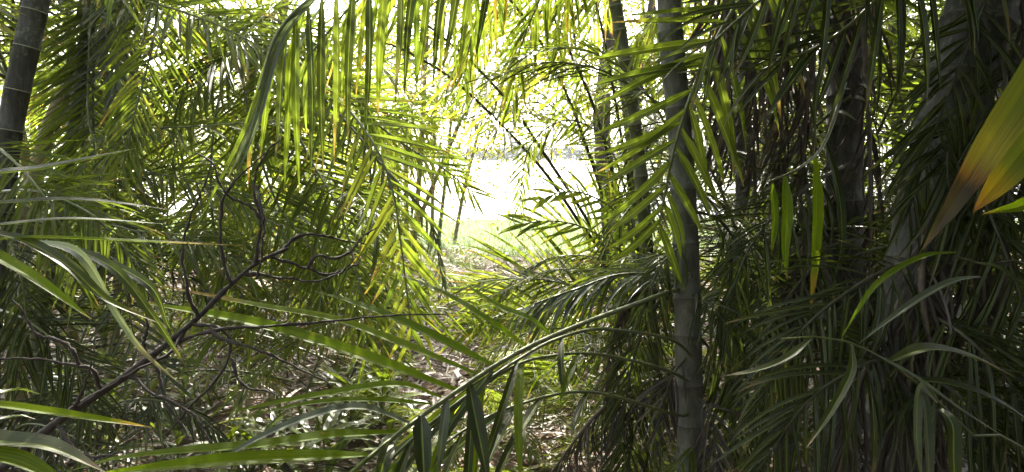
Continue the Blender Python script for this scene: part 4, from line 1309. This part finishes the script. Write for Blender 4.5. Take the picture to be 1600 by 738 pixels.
def rear_shade_foliage():
    """unseen fronds added behind and over the viewpoint to cut the sky light"""
    rng = np.random.default_rng(888)
    Vs, Qs, UVs, Rs = [], [], [], []
    off = 0
    tops = []
    for k in range(70):
        a = rng.uniform(R(190), R(405))
        r = rng.uniform(1.6, 4.2)
        tops.append((r * math.cos(a), r * math.sin(a) - 0.3, rng.uniform(0.3, 4.6)))
    for k in range(20):
        a = rng.uniform(R(150), R(225))
        r = rng.uniform(2.4, 4.8)
        tops.append((r * math.cos(a), r * math.sin(a), rng.uniform(0.3, 4.4)))
    for k in range(24):
        tops.append((rng.uniform(0.6, 3.8), rng.uniform(0.2, 3.4), rng.uniform(3.4, 4.8)))
    for k in range(60):
        tops.append((rng.uniform(0.5, 3.6), rng.uniform(-2.2, 1.2), rng.uniform(0.4, 4.0)))
    for k in range(0):
        tops.append((rng.uniform(-3.4, -0.8), rng.uniform(0.2, 2.2), rng.uniform(3.7, 4.8)))
    for tp in tops:
        for q in range(6):
            for tr in range(8):
                e = LIB[int(rng.integers(0, 36))]
                sc = rng.uniform(0.9, 1.3)
                Mx = np.array(Matrix.Rotation(rng.uniform(0, 6.28), 3, 'Z')) * sc
                pts = e['pts'] @ Mx.T + np.array(tp)
                x, y, d = project(pts)
                inview = (d > 0.02) & (x > -60) & (x < 1660) & (y > -60) & (y < 800)
                if inview.any() or np.linalg.norm(pts - CAM, axis=1).min() < 0.7 or pts[:, 2].min() < -0.2:
                    continue
                V, Q, uv, rn = e['J']
                Vs.append(V @ Mx.T + np.array(tp))
                Qs.append(Q + off)
                UVs.append(uv)
                Rs.append(rn)
                off += len(V)
                break
    o = link('added_shade_foliage', mesh_np('added_shade_foliage', np.vstack(Vs), np.vstack(Qs), M['green'], uv=np.vstack(UVs), rnd=np.concatenate(Rs)))  # added out of view, only to shade the palms in front
    o['kind'] = 'stuff'
    print('rear thicket fronds', len(Vs))


rear_shade_foliage()

# ================================================================== DEAD BRANCH
def dead_branch():
    rng = np.random.default_rng(41)
    main = [(-60, 790, 1.45), (0, 735, 1.45), (100, 652, 1.47), (200, 585, 1.5), (300, 505, 1.52), (350, 455, 1.54), (400, 412, 1.56), (450, 388, 1.6)]
    path = spline([P(*q) for q in main], 44)
    o = thing('dead_branch', 'dark dead branch with bare twigs slanting up across the lower left', 'branch', path[0])
    link('branch', tube_mesh('branch', path - path[0], np.linspace(0.0105, 0.0035, 45) * (1 + 0.10 * rng.normal(0, 1, 45) + 0.25 * (rng.random(45) > 0.86)), M['twig'], 9), o, path[0], path[0])
    tw = [
        [(400, 412, 1.56), (412, 350, 1.55), (404, 290, 1.56), (415, 250, 1.58), (443, 215, 1.6)],
        [(360, 448, 1.54), (350, 400, 1.53), (352, 330, 1.54), (380, 280, 1.56), (415, 245, 1.58)],
        [(310, 498, 1.52), (290, 440, 1.5), (283, 390, 1.5), (290, 350, 1.5), (325, 265, 1.52)],
        [(420, 402, 1.58), (480, 420, 1.62), (520, 425, 1.66), (560, 410, 1.7)],
        [(380, 430, 1.55), (440, 440, 1.58), (500, 450, 1.6), (545, 425, 1.64)],
        [(250, 545, 1.51), (330, 512, 1.5), (420, 508, 1.52), (560, 500, 1.58), (700, 495, 1.65)],
        [(160, 612, 1.49), (150, 580, 1.47), (120, 570, 1.46), (60, 562, 1.45), (0, 564, 1.45)],
        [(105, 650, 1.47), (118, 620, 1.45), (128, 590, 1.44), (140, 560, 1.43)],
        [(90, 660, 1.47), (110, 690, 1.44), (150, 705, 1.42), (190, 700, 1.4)],
        [(230, 560, 1.5), (228, 500, 1.5), (232, 470, 1.5)],
        [(240, 555, 1.5), (255, 610, 1.48), (280, 660, 1.46), (300, 690, 1.44)],
        [(300, 506, 1.52), (350, 520, 1.5), (358, 560, 1.48), (330, 600, 1.47), (290, 640, 1.46), (250, 690, 1.45)],
        [(290, 515, 1.52), (250, 565, 1.46), (180, 600, 1.44), (120, 640, 1.42)],
        [(412, 350, 1.55), (390, 320, 1.54), (360, 300, 1.53), (340, 255, 1.53), (318, 240, 1.53)],
        [(404, 290, 1.56), (408, 330, 1.52), (412, 400, 1.5), (402, 430, 1.5)],
        [(480, 420, 1.62), (500, 400, 1.62), (540, 395, 1.64), (590, 350, 1.68)],
        [(330, 512, 1.5), (370, 540, 1.48), (440, 560, 1.48), (520, 600, 1.5)],
        [(358, 560, 1.48), (380, 590, 1.47), (430, 610, 1.47)],
        [(120, 570, 1.46), (100, 540, 1.45), (50, 520, 1.44), (10, 470, 1.43)],
        [(200, 585, 1.5), (240, 610, 1.47), (300, 640, 1.45), (330, 690, 1.43)],
        [(440, 392, 1.6), (470, 370, 1.64), (520, 372, 1.7), (575, 385, 1.74)],
    ]
    for i, q in enumerate(tw):
        p = spline([P(*k) for k in q], 26)
        p = p + np.cumsum(rng.normal(0, 0.0016, p.shape), 0)
        rad = np.linspace(0.0036, 0.0015, 27) * (1 + 0.5 * (rng.random(27) > 0.7)) * rng.uniform(0.9, 1.1, 27)
        link('twig', tube_mesh('twig', p - p[0], rad, M['twig'], 6), o, p[0], path[0])


dead_branch()

# loose thin dark vines in the upper left
# ================================================================== SEEDLINGS
def seedling_protos():
    out = []
    rng = np.random.default_rng(61)
    for k in range(4):
        parts = []
        hgt = rng.uniform(0.12, 0.28)
        sp = spline([(0, 0, -0.02), (0.01, 0.0, hgt * 0.5), (rng.normal(0, 0.02), rng.normal(0, 0.02), hgt)], 8)
        st = tube_mesh('stem', sp, np.linspace(0.005, 0.002, 9), M['rachis'], 6)
        blades = []
        for i in range(7 + k * 2):
            a = i * 2.4 + rng.normal(0, 0.3)
            el = rng.uniform(0.2, 1.0)
            d = np.array((math.cos(a) * math.cos(el), math.sin(a) * math.cos(el), math.sin(el)))
            Z = norm(np.array((-math.cos(a) * math.sin(el), -math.sin(a) * math.sin(el), math.cos(el))))
            q = sp[int(rng.integers(3, 9))]
            ln, w = rng.uniform(0.14, 0.28), rng.uniform(0.022, 0.034)
            blades.append((q, d, np.cross(Z, d), Z, ln, w, int(rng.integers(1, 4)) * NVAR + int(rng.integers(0, 3))))
        out.append((st, blades))
    return out


SP = seedling_protos()
rng = np.random.default_rng(62)
spots = []
while len(spots) < 46:
    px, py = rng.uniform(0, 720), rng.uniform(585, 800)
    z = 369 - py
    dep = 1.45 / (math.tan(math.atan((py - 369) / F) + PITCH))
    d = dep
    x = (px - 800) / F * d
    if 2.4 < d < 5 and not (600 < px and d > 3.3):
        spots.append((x, d))
for i in range(14):
    spots.append((rng.uniform(0.2, 3.0), rng.uniform(3.0, 6.0)))
for i, (x, y) in enumerate(spots):
    o = thing('seedling', 'small green palm seedling sprouting from the leaf litter', 'plant', (x, y, 0), 'seedlings on the forest floor')
    st, bl = SP[i % 4]
    link('stem', st, o)
    for (q, X, Y, Z, ln, w, idx) in bl:
        c = bpy.data.objects.new('leaf', template_mesh('seedling', idx))
        col.objects.link(c)
        c.parent = o
        c.matrix_local = Matrix(((X[0] * ln, Y[0] * w * 18, Z[0] * ln, q[0]), (X[1] * ln, Y[1] * w * 18, Z[1] * ln, q[1]), (X[2] * ln, Y[2] * w * 18, Z[2] * ln, q[2]), (0, 0, 0, 1)))
    s = rng.uniform(0.7, 1.4)
    o.scale = (s, s, s)
    o.rotation_euler[2] = rng.uniform(0, 6.28)


# ================================================================== HAZE
def haze():
    x0, x1, y0, y1, z0, z1 = -660, 660, -120, 660, -2.6, 12.0
    V = [(x, y, z) for z in (z0, z1) for (x, y) in ((x0, y0), (x1, y0), (x1, y1), (x0, y1))]
    Q = [(0, 3, 2, 1), (4, 5, 6, 7), (0, 1, 5, 4), (1, 2, 6, 5), (2, 3, 7, 6), (3, 0, 4, 7)]
    m, t, N, L, out = nt('haze_air')
    v = N.new('ShaderNodeVolumePrincipled')
    v.inputs['Color'].default_value = (0.9, 0.95, 1.0, 1)
    v.inputs['Density'].default_value = 0.0002
    v.inputs['Anisotropy'].default_value = 0.4
    L.new(v.outputs[0], out.inputs['Volume'])
    o = link('haze', mesh_np('haze', V, Q, m, smooth=False))
    o['kind'] = 'stuff'


haze()
